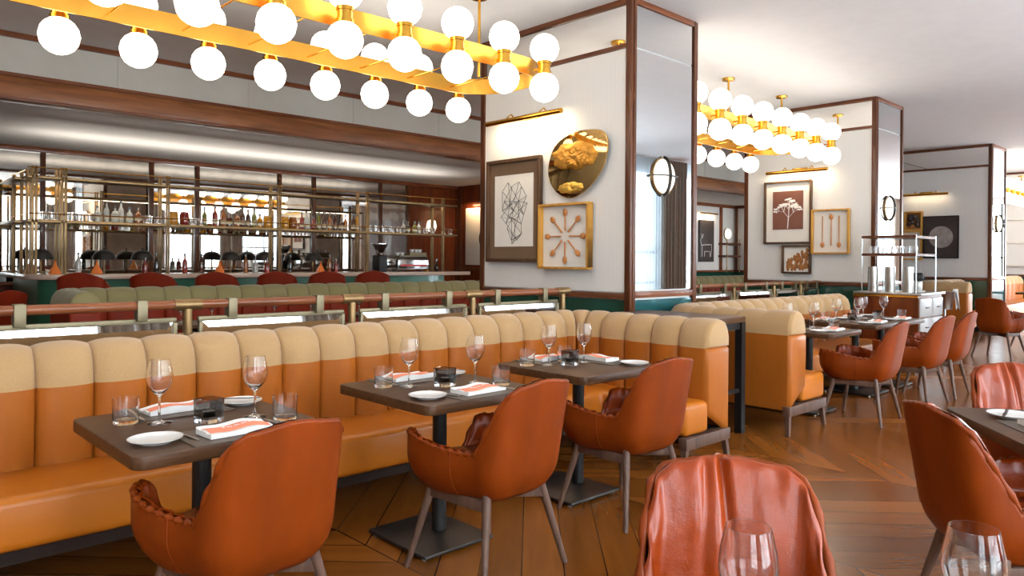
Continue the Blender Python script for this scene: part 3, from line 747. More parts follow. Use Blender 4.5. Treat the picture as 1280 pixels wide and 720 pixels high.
# second bench: return, corner, straight run
B = thing('banquette', 'tan channelled corner bench behind the dark side table, below second column', 'bench', (0, 0, 0))
Xo, Yo = 5.62, 4.03
channel_back([('L', (Xo, 2.74), (Xo, Yo - .36)), ('A', (Xo + .36, Yo - .36), .36, PI, PI / 2), ('L', (Xo + .36, Yo), (9.35, Yo))], B, .235, .235, ('leather_tan', 'fabric_tan'), (True, True))
bench_seat(B, [(5.865, 2.72), (6.27, 2.72), (6.27, 3.31), (9.35, 3.31), (9.35, 3.79), (5.865, 3.79)], .24, .455, 'leather_seat')
G().prism([(5.66, 2.78), (6.2, 2.78), (6.2, 3.38), (9.3, 3.38), (9.3, 4.0), (5.66, 4.0)], .175, .238).obj('base_frame', 'dark_wood', B)
G().box(5.61, 6.28, 2.71, 2.775, .155, .235).obj('end_rail', 'walnut', B, bevel=.006)
for (x, y), (fx, fy) in (((5.65, 2.745), (5.62, 2.73)), ((6.245, 2.745), (6.28, 2.73)), ((6.2, 3.45), (6.2, 3.45)), ((7.6, 3.45), (7.6, 3.45)), ((9.2, 3.4), (9.2, 3.37)), ((9.2, 3.95), (9.2, 3.95)), ((5.7, 3.9), (5.7, 3.9)), ((7.6, 3.95), (7.6, 3.95))):
    G().rod((fx, fy, 0), (x, y, .2), .020, .03, 4).obj('leg', 'walnut', B, smooth=20)
# third bench end and far bench
Cc = thing('banquette', 'tan bench end with beige top showing past the drawer cabinet', 'bench', (0, 0, 0))
channel_back([('L', (14.3, 3.80), (14.3, 4.30)), ('A', (14.66, 4.30), .36, PI, PI / 2), ('L', (14.66, 4.66), (16.6, 4.66))], Cc, .235, .235, ('leather_tan', 'fabric_tan'), (True, True), zo=.07)
bench_seat(Cc, [(14.55, 3.80), (14.95, 3.80), (14.95, 3.95), (16.6, 3.95), (16.6, 4.42), (14.55, 4.42)], .24, .46, 'leather_seat')
G().box(14.36, 16.55, 4.0, 4.6, .2, .238).obj('base_frame', 'dark_wood', Cc)
for x in (14.45, 16.5):
    for y in (4.05, 4.55): G().rod((x, y, 0), (x, y, .21), .02, .03, 4).obj('leg', 'walnut', Cc)
Dd = thing('banquette', 'orange tan bench seen through the gap beyond the third column', 'bench', (0, 0, 0))
channel_back([('L', (18.3, 4.9), (22.2, 4.9))], Dd, .40, .40, ('leather_tan', 'fabric_tan'), (True, True), zo=.08)
bench_seat(Dd, [(18.3, 4.18), (22.2, 4.18), (22.2, 4.65), (18.3, 4.65)], .1, .5, 'leather_seat')
G().box(18.4, 22.1, 4.25, 4.85, 0, .1).obj('plinth', 'black', Dd)
# olive lounge benches by the bar
def olive(label, x0, x1, y, arm):
    o = thing('banquette', label, 'bench', (0, 0, 0), group='olive lounge benches')
    segs = [('L', (x0 + .36, y), (x1, y))]
    if arm: segs = [('L', (x0, y - 1.1), (x0, y - .36)), ('A', (x0 + .36, y - .36), .36, PI, PI / 2)] + segs
    channel_back(segs, o, .30, .30, ('leather_stool', 'fabric_olive'), (True, True), zo=.06, b0=.035)
    poly = [(x0 + .25, y - 1.1), (x0 + .5, y - 1.1), (x0 + .5, y - .72), (x1, y - .72), (x1, y - .25), (x0 + .25, y - .25)]
    bench_seat(o, poly, .1, .46, 'leather_stool')
    G().box(x0 + .3, x1 - .05, y - .6, y - .05, 0, .12).obj('plinth', 'black', o)
olive('long olive green channelled bench in front of the bar stools', 1.78, 8.6, 9.1, True)
olive('short olive bench glimpsed between the first and second columns', 13.4, 16.4, 9.1, False)

# ------------------------------------------------------------------ shell armchairs
def supere(t, hx, hy, n):
    c, s = math.cos(t), math.sin(t)
    return (hx * math.copysign(abs(c) ** (2 / n), c), hy * math.copysign(abs(s) ** (2 / n), s))
HX, HB, HF = .305, .285, .315
def plan_table(n, k=720):
    P = []
    for i in range(k):
        t = -PI / 2 + 2 * PI * i / k                         # starts at back centre, runs to +x, the front, -x
        x, y = supere(t, HX, HF if math.sin(t) > 0 else HB, 3.6 if math.sin(t) > 0 else 5.)
        P.append(Vector((x * (.77 + .23 * sstep(-.17, .13, y)), y)))
    acc = [0.]
    for a, b in zip(P, P[1:] + P[:1]): acc.append(acc[-1] + (b - a).length)
    tot = acc[-1]; out = []
    for i in range(n):
        d = tot * i / n; lo = max(j for j in range(k) if acc[j] <= d)
        t = (d - acc[lo]) / (acc[lo + 1] - acc[lo]); p = P[lo].lerp(P[(lo + 1) % k], t)
        out.append((p, min(d, tot - d)))
    return out
STOOL_LIP = False
def lip(s):
    if STOOL_LIP: return .872 - .03 * sstep(0, .16, s) - .20 * sstep(.10, .50, s) - .2 * sstep(.76, .92, s)
    z = .872 - .020 * sstep(0, .2, s)
    z -= .040 * sstep(.16, .232, s) + .250 * min(1, max(0, (s - .222) / .10))
    z += .045 * sstep(.38, .72, s)
    return z - .165 * sstep(.775, .90, s)
def shell_pt(p, s, z, off=0.):
    """point of the shell wall at height z; off pulls it inward"""
    t = min(1, max(0, (z - .365) / .15))
    k = .74 + .26 * math.sin(PI / 2 * t) ** .75
    wb = 1 - sstep(.2, .52, s)
    x, y = p.x * k, p.y * k
    nrm = Vector((p.x / HX ** 2, p.y / HB ** 2)).normalized()
    x -= nrm.x * off; y -= nrm.y * off
    h = max(0, z - .50)
    x *= 1 - (.10 * h) * wb; y -= h * .19 * wb
    y += .02 * (1 - wb) * 0
    return Vector((x, y, z))
def make_shell(n=88, rows=15):
    T = plan_table(n); g = G()
    vs = [(0, 0, .362)]
    levels = []
    for r in range(rows):
        levels.append(r / (rows - 1))
    for lv in levels:
        for p, s in T:
            z = .365 + (lip(s) - .365) * lv ** 1.15
            q = shell_pt(p, s, z); vs.append(q)
    for p, s in T:                                            # rolled lip, slightly inward
        q = shell_pt(p, s, lip(s), .02); vs.append((q.x, q.y, q.z + .002))
    fs = [(0, 1 + (i + 1) % n, 1 + i) for i in range(n)]
    for r in range(rows):
        a = 1 + r * n; b = a + n
        fs += [(a + i, a + (i + 1) % n, b + (i + 1) % n, b + i) for i in range(n)]
    g.add(vs, fs); return g
def make_lining(n=176, rows=16, wr=1.0, seed=0.):
    T = plan_table(n); g = G(); vs = []
    top = lambda s: lip(s)
    for r in range(rows):
        t = r / (rows - 1)
        for i, (p, s) in enumerate(T):
            z1 = top(s); z = z1 - (z1 - .44) * t ** 1.35
            hgt = z1 - .44
            bk_ = 1 - sstep(.12, .34, s)
            pad = .004 + (.040 + .030 * bk_) * math.sin(PI * min(1, t * .95 + .02)) ** .42 * min(1, hgt / .16 + .25)
            sg = 1 if i < n / 2 else -1
            # gathers running down from the lip and long soft folds
            ga = math.sin(s * 92 + 2.2 * math.sin(s * 17 + seed)) * math.exp(-t * 6) * .004 * (1 + (s > .25))
            f1 = noise.noise(Vector((sg * s * 7 + seed, z * 3.2 - sg * s * 3, seed))) * .015
            f2 = noise.noise(Vector((sg * s * 16, z * 5 + sg * s * 6, seed + 4))) * .006
            cr = -.034 * math.exp(-((sg * s - .012 + .03 * (t - .3)) / .014) ** 2) * math.exp(-t * 2.4) * (hgt > .3)
            cr += -.018 * math.exp(-((sg * s - .065 - .03 * t) / .018) ** 2) * math.exp(-t * 2.2) * (hgt > .3)
            d = pad + wr * (ga + (f1 + f2) * math.sin(PI * t) + cr)
            q = shell_pt(p, s, z, .004 + d)
            k = 1 - .22 * sstep(.75, 1, t)
            vs.append((q.x * k, q.y * k, q.z + .016 * math.sin(PI * min(1, t * 5 + .25)) * (t < .15)))
    fs = [(r * n + i, (r + 1) * n + i, (r + 1) * n + (i + 1) % n, r * n + (i + 1) % n) for r in range(rows - 1) for i in range(n)]
    g.add(vs, fs); return g
def make_cushion(seed=0.):
    n = 56
    T = plan_table(n); vs = []; fs = []
    for lv, (k, z) in enumerate(((.70, .40), (.80, .425), (.83, .455), (.78, .478), (.6, .488), (.35, .486), (.12, .482))):
        for i, (p, s) in enumerate(T):
            w = .012 * noise.noise(Vector((p.x * k * 9 + seed, p.y * k * 7, seed))) + .006 * math.sin(p.y * k * 55 + 4 * p.x)
            vs.append((p.x * k * .93, p.y * k * .96 + .012, z + w * (lv > 1)))
    m = 7
    fs = [(r * n + i, r * n + (i + 1) % n, (r + 1) * n + (i + 1) % n, (r + 1) * n + i) for r in range(m - 1) for i in range(n)]
    fs.append(tuple((m - 1) * n + i for i in range(n)))
    return G().add(vs, fs)
def make_piping():
    n = 176; T = plan_table(n)
    pts = []
    for p, s in T:
        q = shell_pt(p, s, lip(s), .010); pts.append((q.x, q.y, q.z + .002))
    return G().tube(pts, lambda i: .0105 + (.001 + .004 * sstep(.16, .24, T[i][1])) * math.sin(i * 1.75), 8, closed=True)
CH_SHELL = make_shell().mesh('shell', 'leather_chair', smooth=70)
CH_LIN = make_lining().mesh('lining', 'leather_lining', smooth=80)
CH_CUSH = make_cushion().mesh('seat', 'leather_lining', smooth=80)
CH_PIPE = make_piping().mesh('piping', 'leather_chair', smooth=80)
def seam_mesh(sgn):
    T = plan_table(88); g = G()
    for sgn in (sgn,):
        i = min(range(88), key=lambda i: abs(T[i][1] - .43) + (0 if T[i][0].x * sgn > 0 else 9))
        p, s = T[i]
        pts = []
        for k in range(12):
            q = shell_pt(p, s, .375 + (lip(s) - .375) * k / 11, -.0015); pts.append(tuple(q))
        g.tube(pts, .003, 6)
    return g.mesh('seam', 'leather_chair')
CH_SEAMS = [seam_mesh(1), seam_mesh(-1)]
LEG = {}
def leg_mesh(sx, sy): return G().rod((sx * .17, sy * .165, .40), (sx * .265, sy * .245, 0), .021, .013, 14).mesh('leg', 'walnut', smooth=50)
for sx in (-1, 1):
    for sy in (-1, 1): LEG[sx, sy] = leg_mesh(sx, sy)
CH_STR = G().bar((-.19, -.185, .335), (.19, .185, .335), .03, .05).bar((-.19, .185, .335), (.19, -.185, .335), .03, .049).bar((-.185, -.182, .345), (-.185, .182, .345), .026, .048).bar((.185, -.182, .345), (.185, .182, .345), .026, .048).mesh('stretcher', 'walnut', bevel=.004)
def armchair(label, x, y, rz, group, lining=None, cush=None):
    o = thing('armchair', label, 'chair', (x, y, 0), math.radians(rz), group)
    link('shell', CH_SHELL, o); link('lining', lining or CH_LIN, o); link('seat', cush or CH_CUSH, o); link('piping', CH_PIPE, o); [link('seam', m_, o) for m_ in CH_SEAMS]
    for k in LEG.values(): link('leg', k, o)
    link('stretcher', CH_STR, o)
    return o
AG = 'orange leather shell armchairs at the tables'
armchair('orange leather armchair with its back turned, at the table with the pale wall of bench showing most', 1.075, 2.475, 4, AG)['label'] = 'orange leather armchair seen from behind at the lowest, largest bench table in view'
armchair('orange leather armchair drawn up to the middle table of the long bench', 2.235, 2.51, 4, AG)
armchair('orange leather armchair at the corner table beside the bench return', 3.29, 2.55, -3, AG)
armchair('orange leather armchair at the small table beside the second bench return', 6.74, 2.60, 3, AG)
armchair('orange leather armchair, middle of three lined up along the second bench', 7.93, 2.58, -2, AG)
armchair('orange leather armchair closest to the drawer cabinet, third along the second bench', 8.68, 2.58, 2, AG)
near_lin = make_lining(300, 30, 1.25, 2.0).mesh('lining', 'leather_lining', smooth=85)
armchair('glossy creased orange armchair facing the viewer behind the large wine glass', 1.46, .80, 127, AG, lining=near_lin)
armchair('dark red-brown armchair with its back turned, beside the angled table', 3.165, .665, -134, AG)
armchair('glossy pleated armchair facing the viewer across the angled table', 4.16, .77, 127, AG, lining=make_lining(240, 24, 1.2, 7.3).mesh('lining', 'leather_lining', smooth=85))
armchair('armchair beyond the third column, turned side-on', 12.75, 2.95, -100, AG)
armchair('bright orange armchair facing the side-on armchair beyond the third column', 14.1, 2.75, 60, AG)

# bar stools
def recol(name, mp):
    cache = {}
    def f(me):
        if me.name not in cache:
            c = me.copy(); c.materials.clear(); c.materials.append(M[mp]); cache[me.name] = c
        return cache[me.name]
    return f
RS = recol('stool', 'leather_stool')
STOOL_LIP = True
ST_SHELL, ST_LIN, ST_PIPE = make_shell(64, 12).mesh('shell', 'leather_stool', smooth=70), make_lining(96, 12).mesh('lining', 'leather_stool', smooth=80), make_piping().mesh('piping', 'leather_stool', smooth=80)
STOOL_LIP = False
for m_ in (ST_SHELL, ST_LIN, ST_PIPE): m_.transform(Matrix.Diagonal((1.22, 1.12, 1, 1)))
ST_LEG = [G().rod((sx * .17, sy * .165, .40 + .31), (sx * .25, sy * .25, 0), .02, .013, 10).mesh('leg', 'walnut') for sx in (-1, 1) for sy in (-1, 1)]
ST_RING = G().tube([(.222 * math.cos(a), .222 * math.sin(a), .28) for a in [2 * PI * i / 24 for i in range(24)]], .010, 8, True).mesh('foot_ring', 'brass_dark')
def stool(label, x, y, rz, group, dz=.31):
    o = thing('bar_stool', label, 'bar stool', (x, y, 0), math.radians(rz), group)
    for nm, me in (('shell', ST_SHELL), ('lining', ST_LIN), ('seat', RS(CH_CUSH)), ('piping', ST_PIPE)): link(nm, me, o, (0, 0, dz))
    for me in ST_LEG: link('leg', me, o)
    link('foot_ring', ST_RING, o)
for i, x in enumerate([2.55, 3.38, 4.22, 5.12, 5.95, 6.78]):
    stool('red leather bar stool at the bar counter, %s from the counter corner with copper cones' % ORD[i], x, 10.55, -28, 'red bar stools along the counter')
stool('low red leather seat by the rounded corner of the bar', 1.35, 9.75, 30, 'red bar stools along the counter', .14)
for m in CH_LIN, near_lin: pass
# ------------------------------------------------------------------ tables
def rrect(hx, hy, r, n=5):
    return racetrack(-hx, hx, hy, r, n)[::-1]
def cafe_table(label, x, y, hx, hy, rz=0, group='dark pedestal tables', r=.045, bp=.235, px=0.):
    o = thing('restaurant_table', label, 'table', (x, y, 0), math.radians(rz), group)
    G().prism(rrect(hx, hy, r), .705, .75).obj('tabletop', 'table_wood', o, bevel=.004)
    G().rod((0, 0, .03), (0, 0, .69), .036, n=20).obj('column', 'black', o)
    G().box(-.14, .14, -.14, .14, .685, .705).obj('top_plate', 'black', o)
    G().prism([(a + px, b) for a, b in rrect(bp, bp + .03, .01, 2)], .012, .028).obj('base_plate', 'steel_dark', o, bevel=.003)
    f = G()
    for sx in (-1, 1):
        for sy in (-1, 1): f.rod((px + sx * (bp - .025), sy * (bp - .01), 0), (px + sx * (bp - .025), sy * (bp - .01), .012), .014, n=10)
    f.obj('glide_foot', 'steel', o); return o
T1, T2, T3 = (1.105, 2.91), (2.30, 2.945), (3.41, 2.995)
cafe_table('dark square pedestal table set for two, lowest along the long tan bench', *T1, .362, .395, bp=.22, px=-.03)
cafe_table('dark square pedestal table set for two in the middle of the long tan bench', *T2, .362, .385, bp=.21, px=-.055)
cafe_table('dark square pedestal table tucked into the corner of the long tan bench', *T3, .365, .365, bp=.215, px=-.11)
C1, C2, C3 = (6.86, 3.13), (8.12, 3.2), (8.84, 3.2)
cafe_table('dark pedestal table beside the plain outer end of the second bench', *C1, .345, .36, bp=.2, px=-.12)
cafe_table('dark pedestal table in the middle of the second bench', *C2, .345, .36)
cafe_table('dark pedestal table of the second bench standing closest to the drawer cabinet', *C3, .345, .36)
e1 = Vector((-.8, -.6)); e2 = Vector((.6, -.8))
RC = Vector((3.655, 1.054)) + e1 * .37 + e2 * .37
cafe_table('dark table set at an angle between the two glossy armchairs and side of red-brown chair', RC.x, RC.y, .37, .37, 127, bp=.12)
NC = Vector((1.46, .80)) + e1 * .50 + e2 * .02
cafe_table('dark table below the two large wine glasses, mostly out of view', NC.x, NC.y, .36, .36, 127, bp=.19)
o = thing('side_table', 'tall dark console table between the two tan benches', 'table', (0, 0, 0))
G().box(4.70, 5.49, 3.03, 3.98, .895, .945).obj('tabletop', 'table_wood', o, bevel=.004)
for x in (4.73, 5.46):
    for y in (3.06, 3.95): G().box(x - .03, x + .03, y - .03, y + .03, 0, .895).obj('leg', 'black', o)
G().box(4.76, 5.43, 3.045, 3.075, .84, .895).box(4.76, 5.43, 3.935, 3.965, .84, .895).box(4.715, 4.745, 3.09, 3.92, .84, .895).box(5.445, 5.475, 3.09, 3.92, .84, .895).obj('apron', 'black', o)
G().box(4.76, 5.43, 3.05, 3.07, .33, .36).box(4.715, 4.745, 3.09, 3.92, .33, .36).obj('foot_rail', 'black', o)

# ------------------------------------------------------------------ tableware
def glass_prof(s=1.):
    out = [(0, 0), (.044, 0), (.045, .002), (.03, .005), (.010, .010), (.005, .02), (.0042, .05), (.0042, .098), (.007, .106), (.022, .119), (.038, .139), (.0475, .165), (.0485, .18), (.046, .205), (.0375, .245)]
    inn = [(.0365, .245), (.0448, .205), (.0472, .18), (.0462, .165), (.0368, .1405), (.021, .1215), (0, .112)]
    return [(r * s, z * s) for r, z in out + inn]
WG = G().lathe(glass_prof(), 40).mesh('wine_glass', 'glass', smooth=50)
WG_S = G().lathe(glass_prof(), 20).mesh('wine_glass', 'glass', smooth=50)
TB = G().lathe([(0, 0), (.043, 0), (.045, .004), (.048, .098), (.0462, .098), (.0435, .02), (.04, .014), (0, .013)], 32).mesh('tumbler', 'glass', smooth=50)
PL = G().lathe([(0, .004), (.05, .004), (.052, 0), (.056, .004), (.078, .011), (.088, .016), (.0885, .018), (.078, .0145), (.056, .009), (0, .008)], 40).mesh('side_plate', 'china', smooth=50)
def put(name, me, x, y, z, label, cat, group, rz=0, sc=1.):
    o = link(name, me, None, (x, y, z), rz); o.scale = (sc,) * 3
    return tag(o, label, cat, group)
def votive(x, y, z, rz, label):
    o = thing('candle_holder', label, 'candle holder', (x, y, z), rz, 'smoked glass candle holders')
    g = G(); P = lambda h, zz: [(px, py, zz) for px, py in rrect(h, h, .012, 3)]
    rings = [P(.042, .016), P(.044, .09), P(.039, .09), P(.037, .022)]
    k = len(rings[0]); vs = [v for r in rings for v in r]
    fs = [(a * k + i, a * k + (i + 1) % k, (a + 1) * k + (i + 1) % k, (a + 1) * k + i) for a in range(3) for i in range(k)] + [tuple(range(3 * k, 4 * k))]
    g.add(vs, fs).obj('smoked_cup', 'smoke_glass', o)
    G().prism(rrect(.042, .042, .012, 3), 0, .016).obj('clear_base', 'smoke_base', o)
    G().lathe([(0, .024), (.022, .024), (.022, .042), (0, .04)], 16).obj('candle', 'linen', o)
NAPM = {}
def napkin(x, y, z, rz, label, group='folded napkins'):
    if not NAPM:
        def top(i, j): 
            u, v = i / 14 - .5, j / 8 - .5
            return (u * .25, v * .125, .022 + .004 * math.sin(u * 9) + .003 * math.cos(v * 12) - .012 * abs(u) ** 2 * 2 + .006 * v)
        g = G().grid(15, 9, top); o_ = len(g.v)
        g.grid(15, 9, lambda i, j: (top(i, j)[0], top(i, j)[1], .001))
        E_ = [i for i in range(15)] + [15 * j + 14 for j in range(1, 9)] + [15 * 8 + i for i in range(13, -1, -1)] + [15 * j for j in range(7, 0, -1)]
        for a, b in zip(E_, E_[1:] + E_[:1]): g.f.append((a, b, b + o_, a + o_)); g.m.append(0)
        NAPM['a'] = g.mesh('napkin', 'linen', smooth=60)
        NAPM['b'] = G().grid(13, 5, lambda i, j: (lambda p: (p[0], p[1], p[2] + .0016))(top(.5 + 13 * i / 12, 1.7 + 4.6 * j / 4))).mesh('printed_panel', 'coral', fix=False)
        w = G()
        for q in range(9): 
            xx = -.06 + q * .0135 + .003 * (q % 2); zz = .0245 + .004 * math.sin(xx / .25 * 9); w.box(xx, xx + .009, -.010, -.003 - .002 * (q % 3), zz + .0030, zz + .0046)
        NAPM['c'] = w.mesh('pale_mark', 'linen')
    o = link('napkin', NAPM['a'], None, (x, y, z), rz); tag(o, label, 'napkin', group)
    link('printed_panel', NAPM['b'], o); link('lettering', NAPM['c'], o)
    return o
CUT = {}
def cutlery(kind, x, y, z, rz, label, group='table cutlery'):
    if not CUT:
        g = G()                                               # fork along +y, prongs at +y
        g.grid(3, 9, lambda i, j: ((i - 1) * (.004 + .0015 * math.cos(j * .8)), -.10 + .014 * j, .003 + .004 * math.sin(j * .35)))
        g.grid(3, 2, lambda i, j: ((i - 1) * (.006 if j == 0 else .012), .012 + .018 * j, .0045))
        g.box(-.012, .012, .03, .06, .003, .005)
        for q in range(4): g.box(-.012 + q * .0073, -.012 + q * .0073 + .0024, .06, .105, .003, .005)
        g.box(-.005, .005, -.1, .02, .002, .0045)
        CUT['fork'] = g.mesh('fork', 'steel')
        k = G(); k.prism([(-.006, -.105), (.006, -.105), (.006, 0), (.0105, .02), (.009, .09), (0, .118), (-.005, .09), (-.006, 0)], .001, .004)
        CUT['knife'] = k.mesh('knife', 'steel', bevel=.001)
        CUT['spreader'] = G().prism([(-.006, -.08), (.006, -.08), (.006, 0), (.011, .03), (.008, .08), (0, .09), (-.004, .06), (-.006, 0)], .001, .004).mesh('knife', 'steel_dark', bevel=.001)
    nm = 'fork' if kind == 'fork' else 'table_knife' if kind == 'knife' else 'butter_knife'
    return tag(link(nm, CUT[kind], None, (x, y, z), rz), label, 'cutlery', group)
MATM = G().prism(rrect(.19, .125, .008, 2), .0005, .0035).mesh('place_mat', 'mat')
ZT = .7505
def setting(cx, cy, items, tname):
    """items: (kind, dx, dy, rot deg, what sets it apart)"""
    for kind, dx, dy, rt, where in items:
        r = math.radians(rt); x, y = cx + dx, cy + dy
        w = ('%s, %s' % (where, tname)) if where else tname
        if kind == 'wg': put('wine_glass', WG, x, y, ZT, 'empty wine glass %s' % w, 'wine glass', 'wine glasses', r)
        elif kind == 'tb': put('tumbler', TB, x, y, ZT, 'empty water tumbler %s' % w, 'tumbler', 'water tumblers', r)
        elif kind == 'pl': put('side_plate', PL, x, y, ZT, 'white side plate %s' % w, 'plate', 'white side plates', r)
        elif kind == 'vo': votive(x, y, ZT, r, 'smoked glass candle holder at centre of %s' % tname)
        elif kind == 'mat': put('place_mat', MATM, x, y, ZT, 'brown leather place mat %s' % w, 'place mat', 'brown place mats', r)
        elif kind == 'nap': napkin(x, y, ZT + .0045, r, 'coral and white napkin %s' % w)
        elif kind == 'fork': cutlery('fork', x, y, ZT + .005, r, 'steel fork %s' % w)
        elif kind == 'knife': cutlery('knife', x, y, ZT + .005, r, 'table knife %s' % w)
        elif kind == 'bk': cutlery('spreader', x, y, ZT + .021, r, 'butter knife %s' % w)
def two_up(c, tname, d=0.):
    setting(*c, [
        ('tb', -.228, .163, 0, 'beside mat on the bench side'), ('wg', -.132, .082, 20, 'on the bench side'), ('vo', .02, -.015, 14, ''),
        ('wg', .19, -.05, 40, 'on the chair side'), ('tb', .255, -.18, 0, 'on the chair side'),
        ('pl', -.243, -.222, 0, 'on the chair side'), ('pl', .26, .245, 0, 'on the bench side'),
        ('mat', .02, -.262, 0, 'on the chair side'), ('nap', .025, -.268, 3, 'on the chair side'),
        ('mat', -.0, .262, 0, 'on the bench side'), ('nap', -.005, .27, 183, 'on the bench side'),
        ('fork', -.145, -.215, 8, 'on mat edge of the chair side'), ('knife', .19, -.262, 4, 'on the chair side'),
        ('knife', -.165, .245, 178, 'on the bench side'), ('fork', .165, .262, 176, 'on the bench side'), ('bk', .262, .25, 60, 'lying on the bench-side plate')], tname)
two_up(T1, 'lowest table of the long bench')
two_up(T2, 'middle table of the long bench')
setting(*T3, [('tb', -.275, .17, 0, 'with pale napkin behind it'), ('wg', -.175, .085, 0, 'between tumbler and candle holder'), ('vo', -.055, .02, 10, ''), ('wg', .085, .03, 0, 'past the candle holder'),
    ('pl', .25, -.235, 0, 'at the chair corner'), ('mat', .235, .02, 90, 'facing the bench return'), ('nap', .24, .05, 88, 'facing the bench return'),
    ('fork', .245, -.125, 70, 'between plate and napkin'), ('mat', -.02, .245, 0, 'against the long bench back'), ('nap', 0, .255, 182, 'against the long bench back'), ('tb', .02, .13, 0, 'behind the candle holder'), ('knife', -.18, .25, 178, 'against the long bench back')], 'corner table of the long bench')
def c_set(c, tname):
    setting(*c, [('wg', -.2, .12, 0, 'on the bench side'), ('wg', .16, .03, 0, 'on the chair side'), ('vo', -.03, .02, 10, ''), ('tb', -.29, .2, 0, 'on the bench side'), ('tb', .2, -.15, 0, 'on the chair side'),
        ('mat', .02, -.22, 0, 'on the chair side'), ('nap', .03, -.22, 5, 'on the chair side'), ('pl', -.22, -.2, 0, 'on the chair side'), ('pl', .22, .23, 0, 'on the bench side'), ('nap', -.12, .27, 178, 'on the bench side')], tname)
c_set(C1, 'table by the second bench return')
c_set(C2, 'middle table of the second bench')
c_set(C3, 'second bench table closest to the drawer cabinet')
def rot(v, a): return (v[0] * math.cos(a) - v[1] * math.sin(a), v[0] * math.sin(a) + v[1] * math.cos(a))
p = Vector((3.655, 1.054))
def rp(a, b): q = p + e1 * a + e2 * b; return q.x - RC.x, q.y - RC.y
setting(RC.x, RC.y, [('pl', *rp(.205, .18), 0, 'with a dark knife'), ('bk', *rp(.225, .15), 100, 'lying on the plate'), ('mat', *rp(.47, .21), 37, 'beside the plate'), ('nap', *rp(.47, .20), 37, 'beside the plate'),
    ('wg', *rp(.2, .55), 0, 'beyond the plate'), ('knife', *rp(.05, .45), 60, 'near the glossy pleated chair'), ('vo', *rp(.37, .55), 0, '')], 'angled table')
WGB = G().lathe(glass_prof(), 64).mesh('wine_glass', 'glass', smooth=50)
put('wine_glass', WGB, 1.055, .575, ZT, 'large wine glass in front of the glossy creased armchair', 'wine glass', 'wine glasses', sc=.93)
put('wine_glass', WGB, 1.31, .335, ZT, 'large wine glass in front of the dark red-brown armchair', 'wine glass', 'wine glasses', sc=.93)
# small lounge tables between the railing and the olive bench
for i, (x, gx) in enumerate(((2.75, (2.6, 2.9)), (3.75, (3.56, 3.98)), (4.85, (4.59, 5.0)), (6.6, (6.35, 6.85)))):
    o = thing('lounge_table', 'small round lounge table in front of the olive bench, %s from the rounded arm' % ORD[i], 'table', (x, 7.45, 0), group='round lounge tables')
    G().lathe([(0, .70), (.30, .70), (.32, .715), (.32, .735), (.31, .745), (0, .745)], 32).obj('tabletop', 'table_wood', o)
    G().lathe([(0, 0), (.2, 0), (.2, .012), (.04, .03), (.03, .1), (.03, .70), (0, .70)], 24).obj('pedestal', 'black', o)
    for k, q in enumerate(gx): put('wine_glass', WG_S, q, 7.4, .7455, 'wine glass on the %s lounge table, %s of its two' % (ORD[i], ('bar-corner side', 'column side')[k]), 'wine glass', 'wine glasses')
    a = dup(D.objects['armchair'], (x - .25, 6.55, 0), math.radians(15), 'dark red lounge chair tucked behind the railing at the %s lounge table' % ORD[i], 'red lounge chairs', swap=lambda me: RS(me) if me.materials[0].name.startswith(('chair','tan')) else me)
# ------------------------------------------------------------------ bar
o = thing('bar_counter', 'long bar counter with pale stone top and green front', 'bar counter', (0, 0, 0))
cor = [(2.0 + .4 - .4 * math.cos(a), 10.95 + .4 - .4 * math.sin(a)) for a in [PI / 2 * i / 8 for i in range(9)]]
G().prism(cor + [(9.28, 10.95), (9.28, 11.8), (2.85, 11.8), (2.85, 13.0), (2.0, 13.0)], 1.085, 1.15).obj('worktop', 'marble', o, bevel=.008)
cor2 = [(2.16 + .3 - .3 * math.cos(a), 11.14 + .3 - .3 * math.sin(a)) for a in [PI / 2 * i / 8 for i in range(9)]]
G().prism(cor2 + [(8.78, 11.14), (8.78, 11.7), (2.75, 11.7), (2.75, 13.0), (2.16, 13.0)], 0.1, 1.085).obj('front_panel', 'green_bar', o)
G().prism(cor2 + [(8.7, 11.2), (8.7, 11.6), (2.7, 11.6), (2.7, 12.9), (2.2, 12.9)], 0, .1).obj('plinth', 'black', o)
G().rod((2.4, 10.98, .22), (8.7, 10.98, .22), .02).obj('foot_rail', 'brass_dark', o)
for x in (2.5, 4.0, 5.5, 7.0, 8.6): G().bar((x, 10.98, .22), (x, 11.14, .22), .02, .02).obj('rail_bracket', 'brass_dark', o)
o = thing('back_counter', 'low dark counter along the mirrored wall behind the bar', 'counter', (0, 0, 0))
G().box(3.2, 9.4, 12.68, 13.22, .9, .96).obj('worktop', 'table_wood', o)
G().box(3.2, 9.4, 12.72, 13.22, 0, .9).obj('cabinet_front', 'panel_wood', o)
# bottle shelving standing on the counter
ET = thing('bar_shelving', 'brass-posted open shelving standing along the bar counter', 'shelving', (0, 0, 0))
PXS = [1.99 + .13, 2.46, 3.80, 5.55, 7.22, 8.93]
for i, x in enumerate(PXS):
    for y in (11.38, 11.72):
        w = .030 if i in (0, 1) else .020
        G().box(x - w - .006, x - .006, y - .02, y + .02, 1.15, 2.58).box(x + .006, x + w + .006, y - .02, y + .02, 1.15, 2.58).obj('post', 'brass_dark', ET, bevel=.003)
    G().bar((x, 11.38, 2.43), (x, 11.72, 2.43), .02, .03).bar((x, 11.38, 1.85), (x, 11.72, 1.85), .02, .03).obj('cross_brace', 'brass_dark', ET)
for y in (12.2, 12.75):
    G().box(2.10, 2.14, y - .02, y + .02, 1.15, 2.58).obj('post', 'brass_dark', ET, bevel=.003)
G().box(2.04, 9.28, 11.36, 11.74, 1.835, 1.875).obj('shelf_board', 'brass_dark', ET, bevel=.003)
